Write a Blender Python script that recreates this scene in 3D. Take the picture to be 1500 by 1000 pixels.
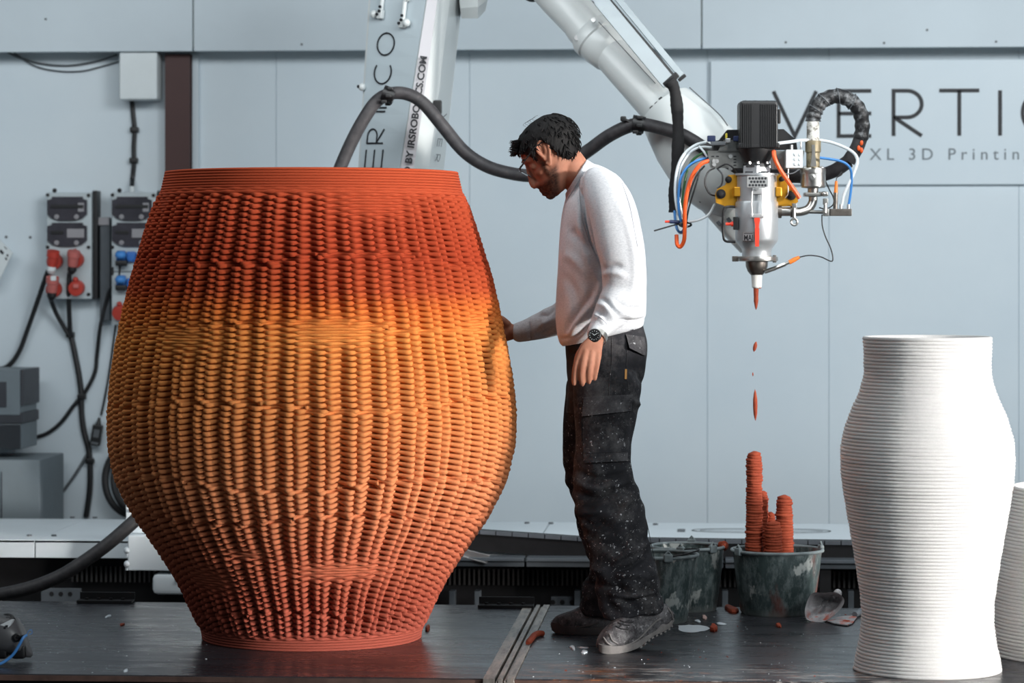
import bpy, bmesh, math, random
import numpy as np
from mathutils import Vector, Matrix, Euler
from mathutils.bvhtree import BVHTree
random.seed(7); rng = np.random.default_rng(7)
for o in list(bpy.data.objects): bpy.data.objects.remove(o)
SC = bpy.context.scene; COL = SC.collection
PI = math.pi
# ------------------------------------------------------------------ camera
F = 4200.0; HOR = 385.0; CZ = 1.174; YAW = math.radians(4.04)
cam_d = bpy.data.cameras.new('camera'); cam = bpy.data.objects.new('camera', cam_d); COL.objects.link(cam)
cam.location = (0, 0, CZ); cam.rotation_euler = (PI/2, 0, YAW)
cam_d.sensor_width = 36.0; cam_d.lens = 36.0*F/1500.0; cam_d.shift_y = -(500-HOR)/1500.0
cam_d.clip_start = 0.1; cam_d.clip_end = 100
cam_d.dof.use_dof = True; cam_d.dof.focus_distance = 8.95; cam_d.dof.aperture_fstop = 3.5
SC.camera = cam
# ------------------------------------------------------------------ light
SC.view_settings.view_transform = 'Standard'; SC.view_settings.look = 'None'
SC.view_settings.gamma = 1.0; SC.view_settings.use_curve_mapping = False
SC.view_settings.exposure = 0.0
w = bpy.data.worlds.new('hall'); SC.world = w; w.use_nodes = True
w.node_tree.nodes['Background'].inputs[0].default_value = (0.60, 0.72, 0.80, 1)
w.node_tree.nodes['Background'].inputs[1].default_value = 0.15
RX = np.array([math.cos(YAW), math.sin(YAW), 0.0]); RY = np.array([-math.sin(YAW), math.cos(YAW), 0.0]); UZ = np.array([0, 0, 1.0])
def cw(x, d, z): return RX*x + RY*d + UZ*z          # camera-aligned metres -> world
def lamp(kind, name, loc, aim, power, color, **kw):
    d = bpy.data.lights.new(name, kind); o = bpy.data.objects.new(name, d); COL.objects.link(o)
    o.location = loc; o.rotation_euler = (Vector(aim)-Vector(loc)).to_track_quat('-Z', 'Y').to_euler()
    d.energy = power; d.color = color
    for k, v in kw.items(): setattr(d, k, v)
    return o
# bright daylight through the hall's big door, to the right
lamp('AREA', 'door_daylight', cw(6.25, 4.92, 1.55), cw(0.45, 8.85, 0.93), 27, (1.0, 0.95, 0.9), shape='RECTANGLE', size=2.0, size_y=2.5, spread=math.radians(6))
# added fills: front-right light keeping the vase's left dark, overhead strip brightening the wall
lamp('AREA', 'front_right_fill', cw(6.2, 0.8, 4.3), cw(-0.4, 11.5, 1.0), 540, (0.93, 0.98, 1.0), shape='RECTANGLE', size=5.0, size_y=3.0)
lamp('AREA', 'wall_fill_strip', cw(0.2, 8.7, 2.8), cw(0.2, 12.1, 0.7), 105, (0.93, 0.98, 1.0), shape='RECTANGLE', size=8.0, size_y=0.6)
# ------------------------------------------------------------------ pixel helpers (measured in the 1500x1000 photograph)
def P(px, py, d): return cw((px-750)/F*d, d, CZ-(py-HOR)/F*d)
def ray(px, py): return RX*((px-750)/F)+RY-UZ*((py-HOR)/F)
def W(px, py, y):
    r = ray(px, py); t = y/r[1]; return np.array([0, 0, CZ])+r*t
def FL(px, py, z=0.0):
    r = ray(px, py); t = (z-CZ)/r[2]; return np.array([0, 0, CZ])+r*t
def ppm(d): return F/d
# ------------------------------------------------------------------ materials
def lin(c):
    return tuple(((v/255.0)/12.92 if v/255.0 <= 0.04045 else ((v/255.0+0.055)/1.055)**2.4) for v in c)+(1.0,)
class NT:
    def __init__(s, name):
        s.m = bpy.data.materials.new(name); s.m.use_nodes = True; s.t = s.m.node_tree; s.n = s.t.nodes; s.l = s.t.links
        s.b = s.n['Principled BSDF']; s.tc = s.n.new('ShaderNodeTexCoord')
    def noise(s, scale=5, detail=4, rough=0.5, stretch=(1, 1, 1), off=(0, 0, 0), coord='Object'):
        mp = s.n.new('ShaderNodeMapping'); mp.inputs['Scale'].default_value = stretch; mp.inputs['Location'].default_value = off
        s.l.new(s.tc.outputs[coord], mp.inputs[0])
        t = s.n.new('ShaderNodeTexNoise'); t.inputs['Scale'].default_value = scale; t.inputs['Detail'].default_value = detail; t.inputs['Roughness'].default_value = rough
        s.l.new(mp.outputs[0], t.inputs[0]); return t.outputs[0]
    def voro(s, scale=20, stretch=(1, 1, 1)):
        mp = s.n.new('ShaderNodeMapping'); mp.inputs['Scale'].default_value = stretch
        s.l.new(s.tc.outputs['Object'], mp.inputs[0])
        t = s.n.new('ShaderNodeTexVoronoi'); t.inputs['Scale'].default_value = scale
        s.l.new(mp.outputs[0], t.inputs['Vector']); return t.outputs['Distance']
    def ramp(s, src, stops, interp='LINEAR'):
        r = s.n.new('ShaderNodeValToRGB'); cr = r.color_ramp; cr.interpolation = interp
        while len(cr.elements) < len(stops): cr.elements.new(0.5)
        for e, (p, c) in zip(cr.elements, stops):
            e.position = p; e.color = c if isinstance(c, tuple) else (c, c, c, 1)
        if src is not None: s.l.new(src, r.inputs[0])
        return r.outputs[0]
    def mix(s, fac, a, b, mode='MIX'):
        m = s.n.new('ShaderNodeMix'); m.data_type = 'RGBA'; m.blend_type = mode
        for i, v in ((0, fac), (6, a), (7, b)):
            if isinstance(v, (int, float)): m.inputs[i].default_value = v
            elif isinstance(v, tuple): m.inputs[i].default_value = v
            else: s.l.new(v, m.inputs[i])
        return m.outputs[2]
    def math(s, op, a, b=None, clamp=False):
        m = s.n.new('ShaderNodeMath'); m.operation = op; m.use_clamp = clamp
        for i, v in enumerate((a, b)):
            if v is None: continue
            if isinstance(v, (int, float)): m.inputs[i].default_value = v
            else: s.l.new(v, m.inputs[i])
        return m.outputs[0]
    def xyz(s, coord='Object'):
        x = s.n.new('ShaderNodeSeparateXYZ'); s.l.new(s.tc.outputs[coord], x.inputs[0]); return x.outputs
    def attr(s, name):
        a = s.n.new('ShaderNodeAttribute'); a.attribute_name = name; return a.outputs
    def band(s, v, a, b, e):      # 1 inside [a,b], soft edge e
        up = s.n.new('ShaderNodeMapRange'); up.inputs[1].default_value = a-e; up.inputs[2].default_value = a+e
        dn = s.n.new('ShaderNodeMapRange'); dn.inputs[1].default_value = b-e; dn.inputs[2].default_value = b+e; dn.inputs[3].default_value = 1; dn.inputs[4].default_value = 0
        s.l.new(v, up.inputs[0]); s.l.new(v, dn.inputs[0]); return s.math('MULTIPLY', up.outputs[0], dn.outputs[0])
    def set(s, color=None, rough=None, metal=None, spec=None):
        for k, v in (('Base Color', color), ('Roughness', rough), ('Metallic', metal), ('Specular IOR Level', spec)):
            if v is None: continue
            if isinstance(v, (int, float, tuple)): s.b.inputs[k].default_value = v
            else: s.l.new(v, s.b.inputs[k])
    def bump(s, h, strength=0.3, dist=0.005):
        b = s.n.new('ShaderNodeBump'); b.inputs['Strength'].default_value = strength; b.inputs['Distance'].default_value = dist
        s.l.new(h, b.inputs['Height']); s.l.new(b.outputs[0], s.b.inputs['Normal'])
def plain(name, c, rough=0.5, metal=0.0, var=0.12, scale=12, bump=0.0, spec=None):
    n = NT(name); k = n.noise(scale, 4, 0.6); base = lin(c)
    dk = tuple(v*(1-var) for v in base[:3])+(1,); lt = tuple(min(1, v*(1+var*0.6)) for v in base[:3])+(1,)
    n.set(n.ramp(k, [(0.3, dk), (0.7, lt)]), rough, metal, spec)
    if bump: n.bump(n.noise(scale*12, 3), bump, 0.002)
    return n.m
M = {}
# ------------------------------------------------------------------ mesh builder
def nrm(v):
    v = np.asarray(v, float); l = np.linalg.norm(v); return v/l if l > 1e-12 else v
def frame(t, ref=None):
    t = nrm(t); ref = np.array(ref if ref is not None else ((0, 0, 1) if abs(t[2]) < 0.9 else (1, 0, 0)), float)
    a = nrm(np.cross(ref, t)); return a, np.cross(t, a)
def spline(pts, n=8):
    p = np.array(pts, float)
    if len(p) < 3: return p
    q = np.vstack([2*p[0]-p[1], p, 2*p[-1]-p[-2]]); out = []
    for i in range(1, len(q)-2):
        for t in np.linspace(0, 1, n, endpoint=False):
            a, b, c, d = q[i-1], q[i], q[i+1], q[i+2]
            out.append(0.5*((2*b)+(c-a)*t+(2*a-5*b+4*c-d)*t*t+(3*b-a-3*c+d)*t**3))
    out.append(p[-1]); return np.array(out)
class MB:
    def __init__(s): s.v = []; s.f = []; s.n = 0; s.bev = False
    def add(s, verts, faces):
        verts = np.asarray(verts, float); s.v.append(verts); k = s.n
        s.f.extend([tuple(i+k for i in f) for f in faces]); s.n += len(verts); return s
    def box(s, c, size, ax=None, bev=0.0):
        ax = (RX, RY, UZ) if ax is None else ax; h = np.array(size, float)/2; c = np.asarray(c, float)
        if bev <= 0:
            vs = [c+ax[0]*h[0]*x+ax[1]*h[1]*y+ax[2]*h[2]*z for x in (-1, 1) for y in (-1, 1) for z in (-1, 1)]
            return s.add(vs, [(0, 1, 3, 2), (4, 6, 7, 5), (0, 4, 5, 1), (2, 3, 7, 6), (0, 2, 6, 4), (1, 5, 7, 3)])
        s.bev = True; bm = bmesh.new(); bmesh.ops.create_cube(bm, size=2)
        for v in bm.verts: v.co = Vector((v.co.x*h[0], v.co.y*h[1], v.co.z*h[2]))
        bmesh.ops.bevel(bm, geom=list(bm.edges), offset=min(bev, min(h)*0.9), segments=2, profile=0.5, affect='EDGES')
        bm.verts.index_update()
        vs = [c+ax[0]*v.co.x+ax[1]*v.co.y+ax[2]*v.co.z for v in bm.verts]; fs = [tuple(v.index for v in f.verts) for f in bm.faces]
        bm.free(); return s.add(vs, fs)
    def tube(s, pts, r, n=10, cap=True, ref=None):
        pts = np.asarray(pts, float); m = len(pts); r = np.broadcast_to(np.asarray(r, float), (m,))
        T = np.gradient(pts, axis=0); a, b = frame(T[0], ref); vs = []; ang = np.arange(n)*2*PI/n
        for i in range(m):
            t = nrm(T[i]); a = nrm(a-t*np.dot(a, t)); b = np.cross(t, a)
            for q in ang: vs.append(pts[i]+(a*math.cos(q)+b*math.sin(q))*r[i])
        fs = [(i*n+j, i*n+(j+1) % n, (i+1)*n+(j+1) % n, (i+1)*n+j) for i in range(m-1) for j in range(n)]
        if cap: fs += [tuple(range(n-1, -1, -1)), tuple((m-1)*n+j for j in range(n))]
        return s.add(vs, fs)
    def cyl(s, p0, p1, r0, r1=None, n=20): return s.tube([p0, p1], [r0, r0 if r1 is None else r1], n)
    def rev(s, prof, org, axis=UZ, n=32, ref=None, cap=(True, True), noise=None):
        # prof: (radius, height) list along axis
        a, b = frame(axis, ref); axis = nrm(axis); org = np.asarray(org, float); vs = []; m = len(prof)
        for (r, h) in prof:
            for j in range(n):
                q = 2*PI*j/n; rr = r*(1+(noise(q, h) if noise else 0)); vs.append(org+axis*h+(a*math.cos(q)+b*math.sin(q))*rr)
        fs = [(i*n+j, i*n+(j+1) % n, (i+1)*n+(j+1) % n, (i+1)*n+j) for i in range(m-1) for j in range(n)]
        if cap[0]: fs.append(tuple(range(n-1, -1, -1)))
        if cap[1]: fs.append(tuple((m-1)*n+j for j in range(n)))
        return s.add(vs, fs)
    def prism(s, poly, dvec):
        p = np.asarray(poly, float); n = len(p); d = np.asarray(dvec, float)
        fs = [tuple(range(n-1, -1, -1)), tuple(range(n, 2*n))]+[(i, (i+1) % n, n+(i+1) % n, n+i) for i in range(n)]
        return s.add(np.vstack([p, p+d]), fs)
    def sphere(s, c, r, ax=None, nu=14, nv=9):
        ax = (RX, RY, UZ) if ax is None else ax; r = np.broadcast_to(np.asarray(r, float), (3,)); c = np.asarray(c, float); vs = [c+ax[2]*r[2]]
        for i in range(1, nv):
            ph = PI*i/nv
            for j in range(nu):
                q = 2*PI*j/nu; vs.append(c+ax[0]*r[0]*math.sin(ph)*math.cos(q)+ax[1]*r[1]*math.sin(ph)*math.sin(q)+ax[2]*r[2]*math.cos(ph))
        vs.append(c-ax[2]*r[2]); L = len(vs)-1
        fs = [(0, 1+j, 1+(j+1) % nu) for j in range(nu)]+[(1+(i-1)*nu+j, 1+i*nu+j, 1+i*nu+(j+1) % nu, 1+(i-1)*nu+(j+1) % nu) for i in range(1, nv-1) for j in range(nu)]
        fs += [(L, 1+(nv-2)*nu+(j+1) % nu, 1+(nv-2)*nu+j) for j in range(nu)]
        return s.add(vs, fs)
    def ribbon(s, pts, nor, wd, th, closed=False):
        p = np.asarray(pts, float); m = len(p); nor = nrm(nor); vs = []
        for i in range(m):
            if closed: t = nrm(p[(i+1) % m]-p[i-1]); seg = nrm(p[(i+1) % m]-p[i])
            else:
                t = nrm(p[min(i+1, m-1)]-p[max(i-1, 0)]); seg = nrm(p[i+1]-p[i]) if i < m-1 else nrm(p[i]-p[i-1])
            if not closed and 0 < i < m-1: t = nrm(nrm(p[i+1]-p[i])+nrm(p[i]-p[i-1]))
            sd = np.cross(nor, t); k = wd/2/max(0.4, abs(np.dot(t, seg)))
            vs += [p[i]+sd*k, p[i]-sd*k, p[i]+sd*k+nor*th, p[i]-sd*k+nor*th]
        fs = []; rngi = range(m if closed else m-1)
        for i in rngi:
            a = 4*i; b = 4*((i+1) % m)
            fs += [(a+2, a+3, b+3, b+2), (a, a+2, b+2, b), (a+3, a+1, b+1, b+3), (a+1, a, b, b+1)]
        if not closed: fs += [(0, 1, 3, 2), (4*m-4, 4*m-2, 4*m-1, 4*m-3)]
        return s.add(vs, fs)
    def rings(s, R, cap=True):     # R: list of equal-length point loops
        n = len(R[0]); m = len(R)
        fs = [(i*n+j, i*n+(j+1) % n, (i+1)*n+(j+1) % n, (i+1)*n+j) for i in range(m-1) for j in range(n)]
        if cap: fs += [tuple(range(n-1, -1, -1)), tuple((m-1)*n+j for j in range(n))]
        return s.add(np.vstack(R), fs)
    def arrays(s): return np.vstack(s.v), s.f
    def build(s, name, mat, parent=None, smooth=True, origin=None, auto=35):
        v = np.vstack(s.v); org = None
        if parent is not None:
            r = parent
            while r.parent is not None: r = r.parent
            org = np.array(r.location)
        elif origin is not None: org = np.asarray(origin, float)
        else: org = np.array([v[:, 0].mean(), v[:, 1].mean(), v[:, 2].min()])
        me = bpy.data.meshes.new(name); me.from_pydata((v-org).tolist(), [], s.f)
        bm = bmesh.new(); bm.from_mesh(me); bmesh.ops.recalc_face_normals(bm, faces=bm.faces); bm.to_mesh(me); bm.free()
        o = link(name, me, mat, parent, org, smooth, auto)
        if s.bev and smooth: md = o.modifiers.new('weighted', 'WEIGHTED_NORMAL'); md.keep_sharp = True
        return o
def link(name, me, mat, parent, org, smooth=True, auto=35):
    o = bpy.data.objects.new(name, me); COL.objects.link(o)
    for m in (mat if isinstance(mat, (list, tuple)) else [mat]): me.materials.append(m)
    if parent is not None: o.parent = parent
    else: o.location = org
    if smooth:
        me.shade_smooth()
        if auto: me.set_sharp_from_angle(angle=math.radians(auto))
    return o
def tag(o, label=None, cat=None, group=None, kind=None):
    for k, v in (('label', label), ('category', cat), ('group', group), ('kind', kind)):
        if v: o[k] = v
    return o
def thing(name, label, cat, loc, group=None):
    o = bpy.data.objects.new(name, None); COL.objects.link(o); o.location = tuple(loc); o.empty_display_size = 0.05
    return tag(o, label, cat, group)
def struct(o): o['kind'] = 'structure'; return o
def copy_tree(o, parent=None):
    c = o.copy(); COL.objects.link(c)
    if parent is not None: c.parent = parent
    for ch in [x for x in list(bpy.data.objects) if x.parent == o]: copy_tree(ch, c)
    return c
ROOM = (np.array([1.0, 0, 0]), np.array([0, 1.0, 0]), UZ)
def text_mb(body, size, org, xdir, ydir, ext=0.001, off=0.0, spacing=1.0, shear=0.0, squeeze=1.0):
    c = bpy.data.curves.new('t', 'FONT'); c.body = body; c.size = size; c.extrude = ext; c.offset = off; c.space_character = spacing; c.shear = shear; c.resolution_u = 4
    o = bpy.data.objects.new('t', c); COL.objects.link(o); bpy.context.view_layer.update()
    me = bpy.data.meshes.new_from_object(o.evaluated_get(bpy.context.evaluated_depsgraph_get()))
    x = nrm(xdir); y = nrm(ydir); z = np.cross(x, y); m = MB()
    m.add([np.asarray(org)+x*v.co.x*squeeze+y*v.co.y+z*v.co.z for v in me.vertices], [tuple(p.vertices) for p in me.polygons])
    wd = max(v.co.x for v in me.vertices)*squeeze
    bpy.data.objects.remove(o); bpy.data.curves.remove(c); bpy.data.meshes.remove(me); return m, wd
def arc(cx, cy, rx, ry, a0, a1, n=20): return [(cx+rx*math.cos(math.radians(a)), cy+ry*math.sin(math.radians(a))) for a in np.linspace(a0, a1, n)]
GLYPH = {   # thin geometric capitals on a unit-high box: (advance width, strokes)
 'V': (0.95, [[(0, 1), (0.46, 0), (0.92, 1)]]),
 'E': (0.72, [[(0.72, 1), (0, 1), (0, 0), (0.72, 0)], [(0, 0.5), (0.72, 0.5)]]),
 'R': (0.66, [[(0, 0), (0, 1), (0.30, 1)]+arc(0.30, 0.705, 0.32, 0.295, 85, -90, 14)+[(0.0, 0.41)], [(0.06, 0.38), (0.62, 0)]]),
 'T': (0.86, [[(0, 1), (0.86, 1)], [(0.43, 1), (0.43, 0)]]),
 'I': (0.0, [[(0, 0), (0, 1)]]),
 'C': (0.9, [arc(0.5, 0.5, 0.5, 0.5, 52, 308, 28)]),
 'O': (1.0, [arc(0.5, 0.5, 0.5, 0.5, 0, 360, 37)[:-1]]),
}
def stroke_letter(mb, ch, org, x, y, h, wd, th, wscale=1.0):
    x = nrm(x); y = nrm(y); nor = np.cross(x, y)
    for st in GLYPH[ch][1]:
        mb.ribbon([np.asarray(org)+x*p[0]*h*wscale+y*p[1]*h for p in st], nor, wd, th, closed=(ch == 'O'))
def settle(root, z0=0.0):      # set a thing down so its lowest point just touches the surface
    lo = 1e9
    for o in bpy.data.objects:
        r = o
        while r.parent is not None: r = r.parent
        if r == root and o.type == 'MESH': lo = min(lo, root.location.z+min(v.co.z for v in o.data.vertices))
    root.location.z += z0-lo
# ================================================================== materials
def m_wall():
    n = NT('wall_paint'); k = n.noise(1.3, 5, 0.6); k2 = n.noise(14, 5, 0.7)
    base = n.ramp(k, [(0.3, lin((206, 218, 226))), (0.7, lin((216, 226, 232)))])
    spots = n.ramp(k2, [(0.74, 0.0), (0.82, 1.0)]); n.set(n.mix(n.math('MULTIPLY', spots, 0.25), base, lin((150, 158, 160))), 0.5, 0, 0.35); return n.m
M['wall'] = m_wall()
M['beam'] = plain('beam_paint', (200, 211, 218), 0.5, var=0.05, scale=2, spec=0.35)
M['beam_edge'] = plain('beam_underside', (172, 176, 172), 0.6, var=0.05)
M['column'] = plain('oxide_red_steel', (66, 36, 34), 0.55, var=0.1, scale=4)
M['floor'] = plain('concrete_floor', (92, 92, 92), 0.6, var=0.2, scale=3)
M['white_plastic'] = plain('white_plastic', (215, 222, 224), 0.4, var=0.03)
M['cable'] = plain('black_rubber', (26, 26, 29), 0.5, var=0.2, scale=25)
M['cable_grey'] = plain('grey_rubber', (92, 96, 100), 0.55, var=0.1)
M['black'] = plain('black_plastic', (20, 20, 22), 0.45, var=0.2, scale=20)
M['dark_steel'] = plain('dark_steel', (22, 21, 23), 0.6, 0.0, var=0.35, scale=14, bump=0.1, spec=0.3)
M['rail_white'] = plain('rail_white_paint', (222, 230, 235), 0.38, var=0.05, scale=4)
M['grey_sheet'] = plain('grey_sheet_metal', (84, 90, 96), 0.55, 0.1, var=0.15, scale=9)
M['robot_white'] = plain('robot_white_paint', (196, 201, 201), 0.28, var=0.03, scale=3)
M['robot_grey'] = plain('robot_panel_grey', (180, 192, 198), 0.35, var=0.03, scale=3)
M['robot_bounce_tint'] = plain('robot_bounce_strip', (196, 194, 198), 0.35, var=0.03, scale=3)  # warm light bounced onto the bevel, put into its colour
M['ink'] = plain('black_lettering', (24, 26, 32), 0.5, var=0.0)
M['ink_grey'] = plain('grey_lettering', (120, 128, 134), 0.5, var=0.0)
M['alu'] = plain('aluminium', (200, 200, 200), 0.35, 0.85, var=0.12, scale=20)
M['steel'] = plain('brushed_steel', (176, 174, 170), 0.3, 0.95, var=0.2, scale=30)
M['barrel'] = plain('anodised_barrel', (178, 182, 185), 0.36, 0.6, var=0.08, scale=14)
M['steel_dark'] = plain('worn_steel', (120, 114, 108), 0.36, 0.9, var=0.35, scale=40, bump=0.1)
M['gold'] = plain('gold_anodised', (206, 148, 38), 0.35, 0.55, var=0.15, scale=14)
M['brass'] = plain('dirty_brass', (146, 134, 108), 0.5, 0.4, var=0.35, scale=40, bump=0.15)
M['red'] = plain('red_plastic', (206, 58, 36), 0.4, var=0.08)
M['orange_cable'] = plain('orange_cable', (214, 84, 30), 0.45, var=0.08)
M['orange_plug'] = plain('orange_plug', (226, 122, 40), 0.45, var=0.05)
M['blue_cable'] = plain('blue_cable', (58, 124, 190), 0.4, var=0.08)
M['green_cable'] = plain('green_cable', (48, 92, 52), 0.45, var=0.08)
M['white_cable'] = plain('white_cable', (206, 214, 218), 0.4, var=0.03)
M['navy'] = plain('navy_plastic', (36, 48, 84), 0.45)
M['yellow'] = plain('yellow_plastic', (214, 196, 60), 0.45)
M['fabric_black'] = plain('black_sleeve', (17, 17, 19), 0.85, var=0.3, scale=60, bump=0.3)
def m_hose():
    n = NT('hose_rubber'); k = n.noise(30, 5, 0.65)
    n.set(n.ramp(k, [(0.35, lin((36, 35, 38))), (0.66, lin((58, 56, 58))), (0.8, lin((96, 82, 76)))]), 0.6); n.bump(n.noise(90, 3), 0.2, 0.003); return n.m
M['hose'] = m_hose()
def m_wrap():
    n = NT('wrapped_hose'); k = n.noise(34, 5, 0.7)
    n.set(n.ramp(k, [(0.5, lin((28, 28, 30))), (0.62, lin((110, 112, 114))), (0.74, lin((198, 200, 200)))]), 0.5); n.bump(n.noise(60, 3), 0.4, 0.004); return n.m
M['wrap'] = m_wrap()
def m_plastered():
    n = NT('plastered_fitting'); k = n.noise(60, 5, 0.7)
    n.set(n.ramp(k, [(0.42, lin((120, 116, 108))), (0.5, lin((196, 194, 188))), (0.7, lin((224, 224, 220)))]), 0.7); n.bump(k, 0.4, 0.004); return n.m
M['plastered'] = m_plastered()
# ================================================================== room shell
YW = 12.1; FZ = -0.38
b = MB(); b.box((0.2, 8.0, FZ-0.05), (14, 10, 0.1), ROOM); struct(b.build('floor', M['floor'], smooth=False))
b = MB(); b.box((0.2, YW+0.046, 1.9), (14, 0.1, 4.6), ROOM); wall = struct(b.build('wall_back', M['wall'], smooth=False))
def wx(px, py=300): return W(px, py, YW)[0]
zb = W(750, 74.5, YW-0.16)[2]            # underside of the beam
edges = [-6.0, wx(-330), wx(245), wx(405), wx(688), wx(1036), wx(1214), wx(1492), wx(1800), 6.5]
for i in range(len(edges)-1):
    x0, x1 = edges[i]+0.0012, edges[i+1]-0.0012
    b = MB(); b.box(((x0+x1)/2, YW-0.003, (FZ+zb+0.3)/2), (x1-x0, 0.012, zb+0.3-FZ), ROOM, 0.002); b.build('panel', M['wall'], wall)
beam_edges = [-6.0, wx(293, 30), wx(1028, 30), wx(1760, 30), 6.5]
b = MB(); b.box((0.2, YW-0.05, zb+0.9), (13, 0.2, 1.75), ROOM); beam = struct(b.build('trim_1', M['beam_edge'], smooth=False))
for i in range(4):
    x0, x1 = beam_edges[i]+0.003, beam_edges[i+1]-0.003
    b = MB(); b.box(((x0+x1)/2, YW-0.155, zb+0.9), (x1-x0, 0.022, 1.79), ROOM, 0.004); b.build('panel', M['beam'], beam)
b = MB()
for px, py in ((67, 28), (442, 65), (866, 246), (1295, 63), (1358, 44), (1459, 61), (1151, 62)):
    p = W(px, py, YW-0.166) if py < 72 else W(px, py, YW-0.012); b.cyl(p-np.array([0, .003, 0]), p+np.array([0, .004, 0]), 0.005, n=8)
b.build('screw', M['cable_grey'], beam)
# red steel column in front of the panels, and its white flashing
b = MB(); x0, x1 = wx(247), wx(283); xc = (x0+x1)/2; wd = x1-x0; zc = (FZ+zb)/2; hh = zb-FZ
for (cx, cy, sx, sy) in ((xc, YW-0.075, wd, 0.012), (xc, YW-0.02, wd, 0.012), (xc, YW-0.045, 0.012, 0.06)): b.box((cx, cy, zc), (sx, sy, hh), ROOM)
o = b.build('steel_column', M['column'], smooth=False); tag(o, 'dark oxide red steel column running up the white wall to the beam', 'column')
b = MB(); b.box((wx(288), YW-0.02, zc), (wx(293)-wx(284), 0.02, hh), ROOM); struct(b.build('trim_2', M['wall'], smooth=False))
# ------------------------------------------------------------------ sign board on the wall
sx0, sx1 = wx(1041, 180), wx(1790, 180); sz0 = W(1250, 270.5, YW-0.03)[2]; sz1 = W(1250, 88, YW-0.03)[2]
sign = thing('sign_board', 'wide pale wall sign with thin black capitals VERTICO over grey small print', 'sign', ((sx0+sx1)/2, YW-0.02, sz0))
b = MB(); b.box(((sx0+sx1)/2, YW-0.022, (sz0+sz1)/2), (sx1-sx0, 0.024, sz1-sz0), ROOM, 0.003); b.build('board', M['wall'], sign)
yl = YW-0.036; lh = W(1250, 133, yl)[2]-W(1250, 199, yl)[2]; zb0 = W(1300, 199, yl)[2]
for ch, px, sc in (('V', 1133, 1.03), ('E', 1228.5, 1.0), ('R', 1309, 1.0), ('T', 1376, 1.02), ('I', 1465, 1), ('C', 1498, 1), ('O', 1588, 1)):
    b = MB(); stroke_letter(b, ch, (W(px, 170, yl)[0], yl+0.002, zb0), (1, 0, 0), UZ, lh, 0.0155, 0.003, sc); b.build('letter', M['ink'], sign, smooth=False)
pz = W(1300, 234, yl)[2]; x = W(1274, 226, yl)[0]; hcap = W(1300, 217, yl)[2]-pz
m, wd = text_mb('XL 3D Printing', hcap/0.70, (0, 0, 0), (1, 0, 0), UZ, 0.001, -0.0012*0, 1.55)
tgt = W(1560, 226, yl)[0]-x; m2 = MB(); v, f = m.arrays(); m2.add(np.array([x, yl, pz])+v*np.array([1, 1, 1]), f); m2.build('small_print', M['ink_grey'], sign, smooth=False)['kind'] = 'stuff'
# ================================================================== printing platform
ZP = 0.0
pl = lambda px, py: FL(px, py, ZP)
yb = FL(500, 884)[1]; yf = FL(400, 990.5)[1]
xs0 = FL(706, 1000)[0]; s_back = FL(764, 893)[0]; s_back1 = FL(803, 893)[0]
sx_l = (s_back+FL(735, 946)[0])/2; sx_r = (s_back1+FL(777, 946)[0])/2
def m_ply():
    n = NT('film_faced_plywood'); k = n.noise(2.2, 5, 0.65, (1, 2.2, 1)); sc = n.noise(26, 6, 0.75, (0.25, 3.0, 1)); fine = n.noise(70, 3, 0.6)
    base = n.ramp(k, [(0.3, lin((34, 34, 39))), (0.7, lin((50, 51, 57)))])
    base = n.mix(n.math('MULTIPLY', n.ramp(sc, [(0.62, 0.0), (0.76, 1.0)]), 0.35), base, lin((112, 116, 122)))
    n.set(base, n.ramp(n.noise(5, 5, 0.7, (0.6, 2.5, 1)), [(0.3, 0.2), (0.7, 0.38)]), 0, 0.42); n.bump(sc, 0.06, 0.002); return n.m
M['ply'] = m_ply()
def m_ply_dirty():
    n = NT('stained_plywood'); k = n.noise(2.2, 5, 0.65, (1, 2.2, 1)); sc = n.noise(26, 6, 0.75, (0.25, 3.0, 1))
    base = n.ramp(k, [(0.3, lin((34, 34, 38))), (0.7, lin((58, 58, 63)))])
    base = n.mix(n.math('MULTIPLY', n.ramp(sc, [(0.62, 0.0), (0.76, 1.0)]), 0.3), base, lin((120, 124, 130)))
    xyz = n.xyz(); x = xyz[0]; y = xyz[1]          # object origin sits at the front edge
    front = n.band(y, -0.1, 0.27, 0.11); red = n.band(x, 0.02, 0.30, 0.06); wz = n.band(x, 0.25, 1.2, 0.12)
    s1 = n.ramp(n.noise(9, 6, 0.8, (0.7, 2.2, 1)), [(0.49, 0.0), (0.58, 1.0)]); s2 = n.ramp(n.noise(13, 7, 0.8, (0.5, 2.2, 1), (3, 1, 0)), [(0.51, 0.0), (0.59, 1.0)])
    base = n.mix(n.math('MULTIPLY', n.math('MULTIPLY', front, red), n.math('MULTIPLY', s1, 0.75)), base, lin((168, 104, 60)))
    base = n.mix(n.math('MULTIPLY', n.math('MULTIPLY', front, wz), n.math('MULTIPLY', s2, 0.8)), base, lin((196, 190, 186)))
    s3 = n.ramp(n.noise(11, 6, 0.8, (0.9, 2.0, 1), (7, 5, 0)), [(0.58, 0.0), (0.64, 1.0)])
    base = n.mix(n.math('MULTIPLY', n.math('MULTIPLY', front, n.band(x, 0.3, 1.2, 0.1)), n.math('MULTIPLY', s3, 0.8)), base, lin((186, 108, 56)))
    n.set(base, n.ramp(n.noise(5, 5, 0.7, (0.6, 2.5, 1)), [(0.3, 0.18), (0.7, 0.42)]), 0, 0.45); n.bump(s2, 0.12, 0.002); return n.m
M['ply_dirty'] = m_ply_dirty()
M['ply_edge'] = plain('plywood_edge', (92, 68, 60), 0.75, var=0.4, scale=18, bump=0.2)
plat = thing('printing_platform', 'low black plywood printing platform carrying the vases, buckets and worker', 'platform', (0, yf, -0.3))
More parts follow.
